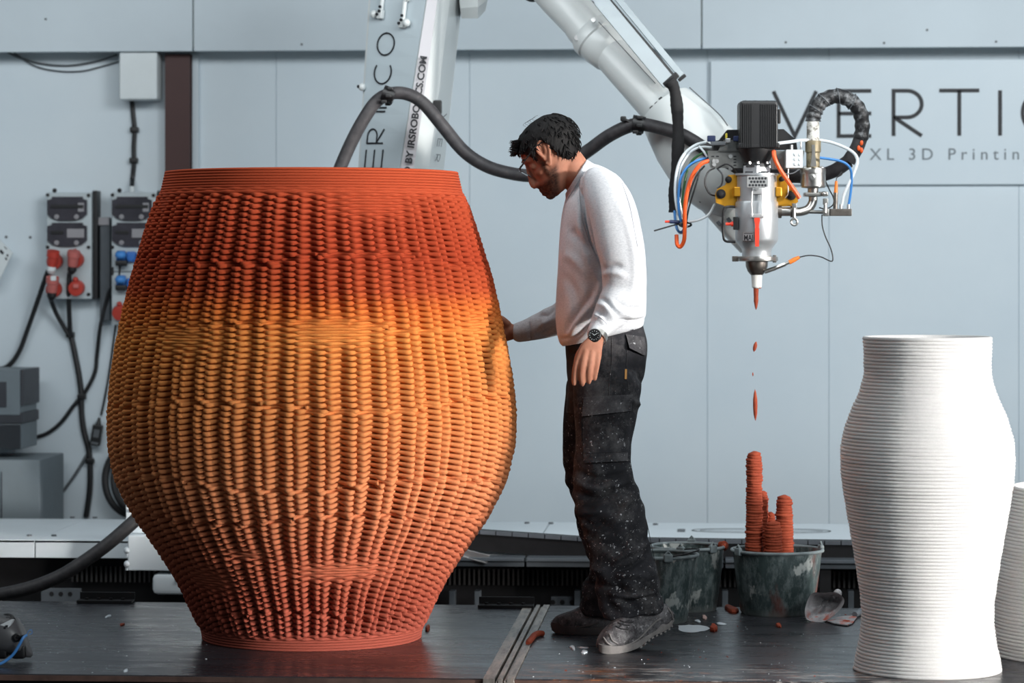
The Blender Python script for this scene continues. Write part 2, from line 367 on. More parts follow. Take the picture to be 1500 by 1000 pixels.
def board(name, x0, x1, mt):
    b = MB(); b.box(((x0+x1)/2, (yf+yb)/2, ZP-0.009), (x1-x0, yb-yf, 0.018), ROOM, 0.002)
    o = b.build(name, [mt], plat, smooth=False); return o
X0, X1 = -2.6, 2.9
bl = board('plywood_board', X0, sx_l, M['ply']); br = board('plywood_board', sx_r, X1, M['ply_dirty'])
def reorigin(o, loc):
    d = Vector(loc); o.data.transform(Matrix.Translation(-d+Vector(plat.location))); o.location = d-Vector(plat.location)
reorigin(br, (sx_r, yf, 0))
for x0, x1 in ((X0, sx_l), (sx_r, X1)):
    b = MB(); b.box(((x0+x1)/2, yf-0.003, -0.0105), (x1-x0, 0.006, 0.015), ROOM); b.build('board_edge', M['ply_edge'], plat, smooth=False)
b = MB()     # dark frame under the boards
b.box(((X0+X1)/2, yf+0.05, -0.2), (X1-X0, 0.05, 0.36), ROOM); b.box(((X0+X1)/2, yb-0.06, -0.2), (X1-X0, 0.05, 0.36), ROOM)
for x in (X0+0.05, -1.2, 0.0, 1.3, X1-0.05): b.box((x, (yf+yb)/2, -0.2), (0.05, yb-yf-0.15, 0.36), ROOM)
b.build('frame', M['dark_steel'], plat, smooth=False)
for body, px in (('170', 98), ('171', 246)):
    p = FL(px, 994, -0.0335); m, wd = text_mb(body, 0.085, (p[0], yf+0.0235, -0.0335-0.060), (1, 0, 0), UZ, 0.0012, 0.0025, 1.12, 0.25, 0.72); m.build('number', M['white_plastic'], plat, smooth=False)
# aluminium slotted profile between the boards
tr = thing('slotted_profile', 'worn aluminium slotted track let in between the two black boards', 'profile', ((sx_l+sx_r)/2, yf, -0.02))
b = MB(); xx = sx_r-sx_l; y0, y1 = yf-0.02, yb+0.0
for u0, u1, z in ((0.0, 0.36, 0.003), (0.40, 0.44, -0.006), (0.47, 0.62, 0.003), (0.66, 0.72, -0.004), (0.75, 0.99, 0.003)):
    b.box((sx_l+xx*(u0+u1)/2, (y0+y1)/2, z-0.010), (xx*(u1-u0), y1-y0, 0.020), ROOM, 0.001)
b.box((sx_l+xx/2, (y0+y1)/2, -0.022), (xx*0.99, y1-y0, 0.012), ROOM)
def m_track():
    n = NT('worn_aluminium'); k = n.noise(14, 6, 0.75, (3, 0.6, 1))
    n.set(n.ramp(k, [(0.3, lin((84, 78, 74))), (0.55, lin((160, 154, 148))), (0.75, lin((190, 170, 154)))]), 0.45, 0.6); return n.m
M['track'] = m_track(); b.build('track', M['track'], tr, smooth=False)
# black steel angles lying along the back edge of the platform
for (pa, pb, lab) in (((121, 879), (202, 879), 'black steel angle bar on the back platform edge left of the terracotta vase'), ((703, 886), (782, 890), 'black steel angle bar on the back platform edge by the slotted track')):
    a, c = FL(*pa), FL(*pb); L = c[0]-a[0]; y = min(a[1], c[1], yb-0.03)
    b = MB(); b.box(((a[0]+c[0])/2, y, 0.006), (L, 0.06, 0.010), ROOM, 0.001); b.box(((a[0]+c[0])/2, y+0.027, 0.017), (L, 0.008, 0.034), ROOM, 0.001)
    for k in range(4): p = (a[0]+L*(0.15+0.22*k), y, 0.011); b.cyl(p, np.array(p)+UZ*0.006, 0.007, n=6)
    tag(b.build('steel_angle', M['dark_steel'], smooth=False), lab, 'bar')
# ================================================================== robot rail behind the platform
yr0, yr1 = 10.55, 11.42; zr = CZ-(790-HOR)/F*(W(0, 790, yr0)@RY); zr = W(0, 790, yr0)[2]
rail = thing('robot_rail', 'long white covered robot rail along the wall behind the platform', 'rail', (0.2, (yr0+yr1)/2, FZ))
cuts = [-6.0, W(51, 800, yr0)[0], W(786, 775, yr0)[0], 2.6, 6.0]
for i in range(4):
    x0, x1 = cuts[i]+0.002, cuts[i+1]-0.002; right = i >= 2
    b = MB(); b.box(((x0+x1)/2, (yr0+yr1)/2, zr-0.006), (x1-x0, yr1-yr0, 0.012), ROOM, 0.002)
    b.box(((x0+x1)/2, yr0+0.006, zr-0.034), (x1-x0, 0.012, 0.066), ROOM, 0.002); b.build('cover_plate', M['rail_white'], rail, smooth=False)
for px, py in ((43, 785), (79, 785), (106, 758.5), (139, 758.8), (772, 766.5), (807, 767), (960, 768.5)):
    p = FL(px, py, zr); b = MB(); b.cyl(p, p+UZ*0.006, 0.010, n=8); b.build('cover_bolt', M['cable_grey'], rail)
b = MB(); b.box((0, yr0+0.42, (zr-0.07+FZ)/2), (12, 0.7, zr-0.08-FZ), ROOM); b.box((0, yr0+0.12, FZ+0.16), (12, 0.2, 0.10), ROOM)
b.build('rail_beam', M['dark_steel'], rail, smooth=False)
zt0, zt1 = W(750, 857, yr0+0.05)[2], W(750, 834, yr0+0.05)[2]
M['rack'] = plain('rack_teeth_steel', (78, 76, 76), 0.5, 0.5, var=0.4, scale=6)
b = MB()
for k in range(300):
    x = -2.4+k*0.0182; b.box((x, yr0+0.06, (zt0+zt1)/2), (0.0075, 0.02, zt1-zt0), ROOM)
o = b.build('gear_rack', M['rack'], rail, smooth=False); o['kind'] = 'stuff'
for px, wpx in ((68, 60), (815, 34)):        # drilled end plates
    c = W(px+wpx/2-8, 871 if px < 100 else 883, yr0-0.02); b = MB(); b.box(c, (wpx*0.0025, 0.02, 0.05), ROOM, 0.002); o = b.build('drilled_plate', M['grey_sheet'], rail, smooth=False)
    for k in range(3): q = c+np.array([(k-1)*0.035, -0.011, 0.004]); b = MB(); b.cyl(q, q+np.array([0, 0.004, 0]), 0.009, n=12); b.build('hole', M['black'], o)
for px in (663, 700, 846, 1062, 1246): 
    c = W(px, 876, yr0-0.03); b = MB(); b.box(c+np.array([0, 0, -0.12]), (0.022, 0.05, 0.30), ROOM, 0.003); b.build('support_post', M['grey_sheet'], rail)
b = MB(); c = W(1246, 870, yr0-0.08); 
# dark cable tray and grey step in front of the rail, right of the vase
ct = thing('cable_tray', 'black bent cable tray with tiled grey lip along the white rail', 'tray', (0.6, yr0-0.1, FZ))
yt = yr0-0.06
pts = [(655, 772.3), (700, 776), (860, 787), (1060, 790), (1500, 795), (1800, 797)]
top = [W(px, py, yt) for px, py in pts]; bot = [W(px, py+27+4, yt) for px, py in pts]
b = MB()
for i in range(len(top)-1):
    d = np.array([0, 0.05, 0]); b.add([top[i], top[i+1], bot[i+1], bot[i], top[i]+d, top[i+1]+d, bot[i+1]+d, bot[i]+d], [(0, 1, 2, 3), (7, 6, 5, 4), (0, 4, 5, 1), (3, 2, 6, 7), (1, 5, 6, 2), (0, 3, 7, 4)])
b.build('tray_side', M['dark_steel'], ct, smooth=False)
tl = [np.array(p) for p in top]
cum = [0]
for i in range(len(tl)-1): cum.append(cum[-1]+np.linalg.norm(tl[i+1]-tl[i]))
def along(s):
    for i in range(len(tl)-1):
        if s <= cum[i+1]: return tl[i]+(tl[i+1]-tl[i])*((s-cum[i])/(cum[i+1]-cum[i]))
    return tl[-1]
M['tile_lip'] = plain('tray_lip', (98, 102, 108), 0.5, 0.2, var=0.2, scale=10)
s = 0.0
while s < cum[-1]-0.06:
    p, q = along(s+0.002), along(s+0.058); b = MB(); d = np.array([0, -0.008, 0]); e = UZ*0.014
    b.add([p+d, q+d, q+d-e, p+d-e, p, q, q-e, p-e], [(0, 1, 2, 3), (7, 6, 5, 4), (0, 4, 5, 1), (3, 2, 6, 7), (1, 5, 6, 2), (0, 3, 7, 4)]); b.build('lip_tile', M['tile_lip'], ct, smooth=False); s += 0.06
st = thing('metal_step', 'dull grey sheet metal step below the black cable tray', 'step', (0.6, yr0-0.2, FZ))
z_s = W(760, 817, yr0-0.10)[2]; zst = z_s
for px0, px1 in ((652, 769), (771, 1060), (1062, 1480)):
    a, c = W(px0, 815, yr0-0.12), W(px1, 815, yr0-0.12); b = MB()
    b.box(((a[0]+c[0])/2, yr0-0.11, zst), (c[0]-a[0]-0.003, 0.10, 0.012), ROOM, 0.002); b.box(((a[0]+c[0])/2, yr0-0.14, zst-0.012), (c[0]-a[0]-0.003, 0.006, 0.03), ROOM, 0.001); b.build('step_plate', M['grey_sheet'], st, smooth=False)
for x in (-0.4, 0.4, 1.2): b = MB(); b.box((x, yr0-0.1, (zst+FZ)/2), (0.04, 0.06, zst-FZ), ROOM); b.build('step_leg', M['dark_steel'], st, smooth=False)
a, c = P(655, 803.5, 10.47), P(716, 819.0, 10.44); b = MB(); t = nrm(c-a); u = nrm(np.cross(t, RY)); v = np.cross(t, u)
b.box((a+c)/2, (np.linalg.norm(c-a), 0.006, 0.030), (t, v, u), 0.001); b.box((a+c)/2-u*0.012+v*0.012, (np.linalg.norm(c-a), 0.03, 0.005), (t, v, u), 0.001)
tag(b.build('aluminium_angle', M['alu'], smooth=False), 'short bright aluminium angle sticking out from behind the terracotta vase', 'bar')
# oval line marking on the right rail cover
b = MB(); cl = FL(1115, 777.5, zr); pts = [cl+np.array([math.copysign(abs(math.cos(q))**0.6, math.cos(q))*0.265, math.sin(q)*0.085, 0.0012]) for q in np.linspace(0, 2*PI, 61)[:-1]]
b.ribbon(pts, UZ, 0.007, 0.001, True); pts = [cl+np.array([math.copysign(abs(math.cos(q))**0.6, math.cos(q))*0.235, math.sin(q)*0.035, 0.0012]) for q in np.linspace(0, 2*PI, 61)[:-1]]
b.ribbon(pts, UZ, 0.003, 0.001, True); p = FL(998, 777, zr); b.box(p+UZ*0.001, (0.03, 0.11, 0.002), ROOM); b.build('oval_marking', M['cable_grey'], rail, smooth=False)
# carriage block of the robot, left of the vase
car = thing('robot_carriage', 'white steel carriage block riding on the rail left of the terracotta vase', 'carriage', (W(240, 840, 10.4)[0], 10.42, FZ))
def blk(name, px0, py0, px1, py1, y, dep, mt, bev=0.006):
    a, c = W(px0, py0, y), W(px1, py1, y); b = MB(); b.box(((a[0]+c[0])/2, y+dep/2, (a[2]+c[2])/2), (abs(c[0]-a[0]), dep, abs(a[2]-c[2])), ROOM, bev); return b.build(name, mt, car)
blk('side_block', 187, 784, 640, 839, 10.40, 0.14, M['rail_white']); blk('upper_block', 184, 716, 640, 768, 10.52, 0.10, M['rail_white'])
blk('mid_plate', 192, 768, 600, 784, 10.46, 0.2, M['rail_white']); blk('lower_skid', 222, 840, 560, 874, 10.40, 0.10, M['rail_white'], 0.02)
for py in (806, 826): 
    p = W(187, py, 10.41); b = MB(); b.sphere(p, 0.014); b.cyl(p, p-UZ*0.022, 0.008, n=10); b.build('side_bolt', M['rail_white'], car)
p = W(191, 748, 10.515); b = MB(); b.cyl(p, p-np.array([0, .006, 0]), 0.006, n=8); p = W(259, 849, 10.395); b.cyl(p, p-np.array([0, .006, 0]), 0.007, n=8); b.build('bolt_head', M['cable_grey'], car)

M['tray_grey'] = plain('tray_grey', (150, 160, 165), 0.4, var=0.04)
# ================================================================== the big printed terracotta vase
VD = 9.0; VX = 457.0; VS = ppm(VD); vase_o = P(VX, 933, VD); vase_o[2] = 0.0
prof_px = [(252, 213.5), (285, 221), (300, 227), (340, 239.5), (400, 258), (450, 270), (500, 280), (550, 288.5), (600, 293.5), (650, 292.5), (700, 281), (750, 256), (800, 222), (850, 191), (900, 168.5), (912, 164), (925, 160.5), (945, 158.5)]
zz = np.array([CZ+(HOR-y)/VS for y, r in prof_px])[::-1]; rr = np.array([r/VS for y, r in prof_px])[::-1]
ztop = zz[-1]; nL = 172; lay = ztop/nL
zs = np.linspace(0, ztop, 2000); rs = np.interp(zs, zz, rr); ker = np.hanning(121); ker /= ker.sum(); pad = np.pad(rs, 60, mode='edge'); rsm = np.convolve(pad, ker, 'valid')
keep = np.clip(np.minimum((ztop-zs), zs)/0.10, 0, 1); rs = rsm*keep+rs*(1-keep)
NR = 42; NS = 18; NT_ = NR*NS; K = 6
th = np.arange(NT_)*2*PI/NT_           # theta 0 = towards the camera, positive to picture right
def y2z(y): return CZ+(HOR-y)/VS
def th_of(px, py):
    r = np.interp(y2z(py), zs, rs)*VS; return math.asin(max(-1, min(1, (px-VX)/r)))
flat = [(505, 478, 75, 24), (555, 302, 70, 22), (290, 490, 60, 24), (510, 814, 80, 17), (320, 832, 70, 26), (250, 300, 40, 25), (380, 790, 40, 10), (700, 470, 22, 18)]
jj = np.arange(NT_); lobes = np.cos(3*th+1.0)*0.5+np.cos(5*th-2.0)*0.5
breaks = [383, 475, 585, 694, 742, 884]
V = np.zeros((nL*K, NT_, 3)); angs = np.radians(np.linspace(-100, 100, K)); bz = lay*0.56; bx = 0.0062
thc = (th+PI) % (2*PI)-PI
for L in range(nL):
    zc = (L+0.5)*lay; R0 = np.interp(zc, zs, rs); ypx = HOR-(zc-CZ)*VS
    plain_top = np.clip((zc-y2z(283))/0.012, 0, 1); plain_bot = np.clip((y2z(912)-zc)/0.012, 0, 1); pln = 1-max(plain_top, plain_bot)
    a = np.ones(NT_)
    for (fx, fy, sx, sy) in flat:
        t0 = th_of(fx, fy); st = sx/(R0*VS); d = ((thc-t0)/st)**2+((ypx-fy)/sy)**2; a *= 1-0.93*np.exp(-d)
    a *= 0.86+0.18*np.sin(2*th+zc*6)*np.sin(zc*9+th)
    back = (np.abs(thc) > 1.7); a = np.where(back, a*(0.6+0.4*np.sin(3*th+zc*7)), a)
    par = 1.0 if L % 2 else -1.0; s = np.full(NT_, par); gap = np.zeros(NT_)
    for bi, yb_ in enumerate(breaks):
        Lb = (y2z(yb_)/lay)+1.6*np.round(1.3*np.sin(4*th+bi*1.7))+0.5; s = s*np.tanh(3.0*(L-Lb)); gap += np.exp(-((L-Lb)/0.7)**2)
    amp = (0.0265*R0/0.58+0.003)*a*pln*np.clip((y2z(286)-zc)/0.03, 0.0, 1)**0.5*np.clip((zc-y2z(914))/0.02, 0.35, 1) if pln > 0 else np.zeros(NT_)
    u = NR*(th+math.radians(5.3+4.285))+s*1.1+0.12*np.sin(zc*40+3*th)
    wv = np.cos(u+0.25*np.sin(u)); wv = 0.5+0.5*wv
    jit = rng.normal(0, 0.0006)+0.0007*np.sin(th*rng.integers(2, 6)+rng.random()*6)
    rad = R0-0.0045+amp*(wv*1.25-0.85)+jit*pln
    sag = -(amp/0.016)*lay*(0.30+0.35*np.clip((ypx-520)/200, 0, 1))*(wv-0.4)*pln-gap*lay*0.15*wv*pln
    puff = 1+0.62*wv*pln*np.clip(a*1.3, 0, 1)
    for k, q in enumerate(angs):
        rk = rad+bx*math.cos(q)*(0.6+0.4*puff)-(0.006 if k in (0, K-1) else 0); zk = zc+bz*math.sin(q)*puff+sag
        if L == 0: zk = np.maximum(zk, 0.0)
        V[L*K+k, :, 0] = rk*np.sin(th); V[L*K+k, :, 1] = -rk*np.cos(th); V[L*K+k, :, 2] = zk
# inner wall rings
inner = []
for z, off in ((ztop+0.001, -0.012), (ztop-0.004, -0.022), (ztop*0.75, -0.05), (ztop*0.45, -0.05), (ztop*0.2, -0.05), (0.03, -0.04)):
    R0 = np.interp(z, zs, rs)+off; inner.append(np.stack([R0*np.sin(th), -R0*np.cos(th), np.full(NT_, z)], 1))
allV = np.concatenate([V.reshape(-1, 3)]+inner); nr = nL*K+len(inner)
allV = allV@np.array([RX, RY, UZ])
i0 = np.arange(nr-1)[:, None]*NT_; j0 = np.arange(NT_)[None, :]; j1 = (j0+1) % NT_
quads = np.stack([i0+j0, i0+j1, i0+NT_+j1, i0+NT_+j0], -1).reshape(-1, 4)
def np_mesh(name, v, q):
    me = bpy.data.meshes.new(name); n = len(q); me.vertices.add(len(v)); me.vertices.foreach_set('co', v.astype(np.float32).ravel())
    me.loops.add(n*4); me.loops.foreach_set('vertex_index', q.astype(np.int32).ravel()); me.polygons.add(n); me.polygons.foreach_set('loop_start', np.arange(0, n*4, 4, dtype=np.int32))
    me.polygons.foreach_set('loop_total', np.full(n, 4, dtype=np.int32)); me.update(calc_edges=True); me.validate(); return me
def m_terracotta():
    n = NT('gradient_clay'); z = n.xyz()[2]; nz = n.noise(3, 4, 0.6); zz_ = n.math('ADD', n.math('DIVIDE', z, ztop), n.math('MULTIPLY', n.math('SUBTRACT', nz, 0.5), 0.02))
    f = lambda y: y2z(y)/ztop
    st = [(f(940), lin((146, 74, 62))), (f(860), lin((156, 78, 60))), (f(790), lin((180, 102, 74))), (f(710), lin((204, 130, 88))), (f(600), lin((204, 130, 76))), (f(490), lin((206, 130, 66))), (f(452), lin((196, 106, 50))), (f(425), lin((166, 74, 42))), (f(380), lin((152, 60, 36))), (f(250), lin((162, 70, 44)))]
    col = n.ramp(zz_, st); fine = n.noise(160, 3, 0.7); col = n.mix(n.math('MULTIPLY', n.ramp(fine, [(0.3, 1.0), (0.6, 0.0)]), 0.16), col, lin((120, 50, 30)))
    n.set(col, 0.95, 0, 0.08); n.bump(n.noise(240, 3, 0.6), 0.12, 0.002); return n.m
M['clay_gradient'] = m_terracotta()
vase_root = thing('printed_vase', 'huge terracotta to orange printed vase with woven ribbed bands', 'vase', vase_o)
me = np_mesh('vase_wall', allV, quads); link('vase_wall', me, M['clay_gradient'], vase_root, None, True, 0)
b = MB(); b.rev([(0.02, 0.004), (rs[20]-0.03, 0.004), (rs[20]-0.03, 0.028), (0.02, 0.028)], vase_o, n=48); b.build('vase_floor', M['clay_gradient'], vase_root)
# ================================================================== white printed vases
def m_white():
    n = NT('white_printed_mortar'); k = n.noise(220, 4, 0.7); g = n.noise(1.6, 4, 0.6)
    n.set(n.mix(n.math('MULTIPLY', n.ramp(k, [(0.35, 1.0), (0.6, 0.0)]), 0.12), n.ramp(g, [(0.3, lin((220, 219, 218))), (0.7, lin((230, 229, 227)))]), lin((150, 148, 146))), 0.85, 0, 0.2)
    n.bump(n.noise(330, 3, 0.7), 0.5, 0.003); return n.m
M['white_mortar'] = m_white()
def white_vase(name, lab, axis_px, ybase, prof, Yd, lay, bead):
    o = P(axis_px, ybase, Yd); o[2] = 0.0; s = ppm(Yd); zz = np.array([CZ+(HOR-y)/s for y, r in prof])[::-1]; rr = np.array([r/s for y, r in prof])[::-1]; zz[0] = 0
    zs = np.linspace(0, zz[-1], 800); rs = np.interp(zs, zz, rr); ker = np.hanning(61); ker /= ker.sum(); rs = np.convolve(np.pad(rs, 30, mode='reflect', reflect_type='odd'), ker, 'valid')
    nL = int(round(zz[-1]/lay)); lay = zz[-1]/nL; n = 256; th = np.arange(n)*2*PI/n; R = []
    for L in range(nL):
        zc = (L+0.5)*lay; r0 = np.interp(zc, zs, rs); jr = rng.normal(0, 0.00015)+0.0003*np.sin(th*rng.integers(1, 5)+rng.random()*6); wob = 0.0005*np.sin(th*3+L)+rng.normal(0, 0.0002, n)
        for q in np.radians([-85, -45, 0, 45, 85]):
            r = r0+jr+wob-bead+bead*math.cos(q); R.append(np.stack([r*np.sin(th), -r*np.cos(th), np.full(n, zc+lay*0.5*math.sin(q))], 1))
    for z, off in ((zz[-1]+0.0012, -0.006), (zz[-1]-0.001, -0.014), *[(zz[-1]*k, -0.016) for k in (.95,.9,.85,.8,.75,.7,.65,.6,.5,.4,.3,.22,.16,.1,.06)], (0.012, -0.018)):
        r = np.interp(z, zs, rs)+off; R.append(np.stack([r*np.sin(th), -r*np.cos(th), np.full(n, z)], 1))
    nr = len(R); v = np.concatenate(R); i0 = np.arange(nr-1)[:, None]*n; j0 = np.arange(n)[None, :]; j1 = (j0+1) % n
    q = np.stack([i0+j0, i0+j1, i0+n+j1, i0+n+j0], -1).reshape(-1, 4)
    root = thing(name, lab, 'vase', o); link('vase_wall', np_mesh('vase_wall', v, q), M['white_mortar'], root, None, True, 0)
    b = MB(); b.rev([(0.02, 0.001), (rs[10]-0.012, 0.001), (rs[10]-0.012, 0.013), (0.02, 0.013)], o, n=48); b.build('vase_floor', M['white_mortar'], root); return root
white_vase('white_vase', 'tall white baluster vase of fine horizontal printed lines with open rim', 1358.5, 980,
    [(493, 94.5), (520, 93.5), (549, 93), (575, 100), (590, 107), (602, 113), (629, 122), (645, 126), (661, 127.5), (682, 127.5), (703, 126), (761, 116.5), (800, 109.5), (841, 103), (875, 98), (900, 96.5), (925, 98), (947, 102), (968, 107), (985, 108.5)], 8.28, 0.0100, 0.0042)
white_vase('white_planter', 'broad white printed vessel cut by the frame behind the tall white vase', 1612, 948,
    [(712, 129), (750, 136), (800, 146), (850, 154), (900, 159), (930, 161), (960, 161)], 8.62, 0.0105, 0.0042)
# ================================================================== industrial robot
rob = thing('industrial_robot', 'large white industrial robot arm reaching over the worker from the rail', 'robot', cw(-0.38, 10.75, zr))
def ar(px, py, d): return P(px, py, d)
# lower arm: tapering faceted column
lo = {}
def interp_y(y):     # measured edges of the arm at picture height y: left, corner, bevel, right
    t = (y-0)/250.0; return (540+(524.5-540)*t, 626+(587-626)*t, 641+(606-641)*t, 677+(650-677)*t)
R = []
for y in range(560, -80, -28):
    L_, A_, B_, R_ = interp_y(y)
    R.append(np.array([P(L_, y, 10.62), P((L_+A_)/2, y, 10.534), P(A_, y, 10.45), P(B_, y, 10.44), P((B_+R_)/2, y, 10.52), P(R_, y, 10.72), P(R_-8, y, 10.98), P((L_+R_)/2, y, 11.10), P(L_+8, y, 11.0)]))
b = MB(); b.rings(R); larm = b.build('lower_arm', M['robot_white'], rob, smooth=True, auto=12)
# side panel, and bevel strip tinted by painted bounce light (sheets following the slightly twisted column)
def facing(name, pa, pb, mt, off0, th):
    b = MB(); R = []
    for y in range(560, -80, -28):
        a, c = np.asarray(pa(y)), np.asarray(pb(y)); n = nrm(np.cross(np.asarray(pa(y-10))-a, c-a)); n = n if np.dot(n, RY) < 0 else -n; R.append(np.array([a+n*off0, c+n*off0, c+n*(off0+th), a+n*(off0+th)]))
    b.rings(R); return b.build(name, mt, larm, smooth=False)
ptL = lambda u, y: P(interp_y(y)[0]*(1-u)+interp_y(y)[1]*u, y, 10.62*(1-u)+10.45*u)
facing('side_panel', lambda y: ptL(0.04, y), lambda y: ptL(0.98, y), M['robot_grey'], 0.001, 0.002)
facing('bevel_strip', lambda y: P(interp_y(y)[1], y, 10.449), lambda y: P(interp_y(y)[2], y, 10.439), M['robot_bounce_tint'], 0.001, 0.002)
# lettering reading upwards on the side panel
fx = nrm(ptL(0.5, 40)-ptL(0.5, 240)); fy = nrm(ptL(0.2, 150)-ptL(0.8, 150)); fn = np.cross(fx, fy)
def on_panel(px, py): 
    l, a_, _, _ = interp_y(py); u = (px-l)/(a_-l); return ptL(u, py)+fn*0.006
wid = lambda py, a, c: np.linalg.norm(on_panel(a, py)-on_panel(c, py))
for ch, p0, p1, hw in (('E', (559, 247), (561, 219.5), (535.5, 560)), ('R', (562, 210), (565, 188), (539, 562.5)), ('T', (566, 178), (568, 152), (543, 566)), ('I', (567, 163.5), (567, 160), (545, 566)), ('C', (561, 123), (571, 93), (548.5, 573)), ('O', (565, 81), (572, 49), (553, 577.5))):
    y_ = (p0[1]+p1[1])/2; h = wid(y_, hw[0], hw[1]); org = on_panel(hw[1], p0[1]); span = np.linalg.norm(on_panel(hw[1], p1[1])-org)
    if ch == 'T': continue
    fx_ = nrm(ptL(0.4, p1[1])-ptL(0.4, p0[1])); fy_ = nrm(ptL(0.2, y_)-ptL(0.8, y_))
    gw = max(GLYPH[ch][0], 0.001); b = MB(); stroke_letter(b, ch, org, fx_, fy_, h, 0.0062, 0.001, (span/h)/gw if ch != 'I' else 1); b.build('letter', M['ink'], larm, smooth=False)
b = MB(); stroke_letter(b, 'T', on_panel(567.0, 168), fx, fy, wid(150, 543, 567), 0.0062, 0.001, 0.7); b.build('letter', M['ink'], larm, smooth=False)
# web address on the bevel strip and letters on the front face
ptB = lambda px, py: P(px, py, 10.43)
q0, q1 = ptB(600.5, 256), ptB(625.5, 83); sx = nrm(q1-q0); sy = nrm(-RX+UZ*0.0); sy = nrm(sy-sx*np.dot(sy, sx))
m, wd = text_mb('POWERED BY IRSROBOTICS.COM', 0.038, (0, 0, 0), (1, 0, 0), (0, 1, 0), 0.0006, 0.0012, 1.0)
full = np.linalg.norm(q1-q0)*1.36; v, f = m.arrays(); sc = full/wd; sn = np.cross(sx, sy); org = q1-sx*full
m2 = MB(); m2.add([org+sx*p[0]*sc+sy*p[1]*0.92+sn*(p[2]+0.001) for p in v], f); m2.build('web_address', M['ink'], larm, smooth=False)
dn = nrm(P(640, 240, 10.5)-P(648, 190, 10.5)); rt = nrm(P(656, 210, 10.66)-P(636, 208, 10.54)); 
for ch, px, py in (('V', 647.5, 166), ('E', 641, 203), ('R', 638, 226), ('T', 636, 250)):
    b = MB(); stroke_letter(b, ch, P(px, py, 10.555)+np.cross(dn, rt)*0.002, dn, rt, 0.038, 0.003, 0.0015, 1.05); b.build('letter', M['cable_grey'], larm, smooth=False)
# bolted brackets on the side panel
for (px, py, dx, up) in ((562, 20, -10, 1), (594, 33, 5, 1)):
    c = on_panel(px, py); b = MB(); e = fn; b.tube([c-fx*0.0+e*0.008, c+fx*0.075+e*0.008, c+fx*0.085-fy*0.014+e*0.008], 0.008, 8); b.box(c-fx*0.005+e*0.010, (0.034, 0.026, 0.02), (fx, fy, e), 0.005)
    b.sphere(c+fy*(0.028 if dx < 0 else -0.026)+e*0.016-fx*0.004, 0.015); o = b.build('bracket', M['robot_white'], larm)
    for k in ((0.006, -0.004), (-0.006, 0.006), (0.022, -0.006)):
        q = c+fx*k[0]+fy*k[1]+e*0.020; b = MB(); b.cyl(q, q+e*0.006, 0.0055, n=10); b.build('socket_screw', M['ink'], o)
for px, py in ((534, 128),):
    c = on_panel(px, py); b = MB(); b.sphere(c+fn*0.008, 0.014); o = b.build('bracket', M['robot_white'], larm); b = MB(); b.cyl(c+fn*0.016+fy*0.005, c+fn*0.024+fy*0.005, 0.006, n=10); b.build('socket_screw', M['ink'], o)
c = P(641, 157, 10.50); b = MB(); b.box(c, (0.032, 0.02, 0.052), None, 0.006); b.build('black_plug', M['black'], larm)
# pedestal hidden behind the big vase
pb = cw(-0.38, 10.9, zr); b = MB(); b.rev([(0.21, 0.0), (0.21, 0.10), (0.18, 0.12), (0.18, 0.30), (0.15, 0.34)], pb+np.array([0, 0, 0.02]), n=40); b.build('pedestal', M['robot_white'], rob)
b = MB(); b.cyl(pb+RX*-0.22+UZ*0.5, pb+RX*0.2+UZ*0.5, 0.16, n=32); b.box(pb+UZ*0.42, (0.38, 0.3, 0.36), None, 0.04); b.build('shoulder', M['robot_white'], rob)
# elbow joint at the top of the picture
e1, e2 = P(640, -70, 10.55), P(790, -78, 10.42)
b = MB(); b.cyl(P(560, -90, 10.9), P(760, -95, 10.55), 0.15, n=32); b.rings([np.array([P(x, y, d) for x, y, d in L]) for L in (
  [(668, -60, 10.6), (674, 12, 10.6), (676, 27, 10.62), (676, 20, 10.85), (672, -60, 10.85)], [(700, -60, 10.55), (700, 10, 10.55), (700, 27, 10.58), (700, 15, 10.85), (700, -60, 10.85)], [(728, -60, 10.6), (714, 0, 10.6), (711, 16, 10.62), (712, 0, 10.85), (728, -60, 10.85)])]); b.build('elbow', M['robot_white'], rob, auto=25)
b = MB(); c = P(780, -8, 10.45); b.sphere(c, (0.035, 0.03, 0.028)); b.build('elbow_cap', M['black'], rob)
# upper arm: tapered tube towards the wrist
def tubep(pts): return [np.array(P(*p)) for p in pts]
def T_rev(name, p0, p1, prof, mt, n=40):   # prof in (radius, fraction along)
    p0, p1 = np.asarray(p0), np.asarray(p1); L = np.linalg.norm(p1-p0); b = MB(); b.rev([(r, f*L) for r, f in prof], p0, p1-p0, n); return b.build(name, mt, rob, auto=30)
U0, U1, U2, U3 = P(762, -72, 10.40), P(874, 54, 10.24), P(976, 162, 10.06), P(1085, 295, 9.90)
k = 10.3/F
T_rev('upper_arm', U0, U1, [(33*k, 0), (33*k, 0.55), (31*k, 0.80), (33*k, 0.86), (33*k, 1.02)], M['robot_white'])
T_rev('arm_collar', P(866, 46, 10.25), P(900, 84, 10.2), [(34*k, 0), (36.5*k, 0.1), (36.5*k, 0.3), (34*k, 0.34), (34*k, 0.55), (30*k, 0.9), (26*k, 1.0)], M['robot_white'])
T_rev('forearm', P(884, 66, 10.22), P(985, 172, 10.05), [(27*k, 0), (29*k, 0.3), (32*k, 0.8), (35*k, 1.0)], M['robot_white'])
b = MB(); p, q = P(877, 32, 10.13), P(960, 122, 10.0); b.tube([p, q], 0.0016, 6); b.build('seam_line', M['cable_grey'], rob)
p = P(869, 31, 10.135); b = MB(); b.cyl(p, p-RY*0.012+UZ*0.004, 0.009, n=6); b.build('hex_bolt', M['alu'], rob)
p = P(845, 56, 10.20); b = MB(); b.cyl(p, p-RY*0.02, 0.010, n=6); b.build('hex_bolt', M['alu'], rob)
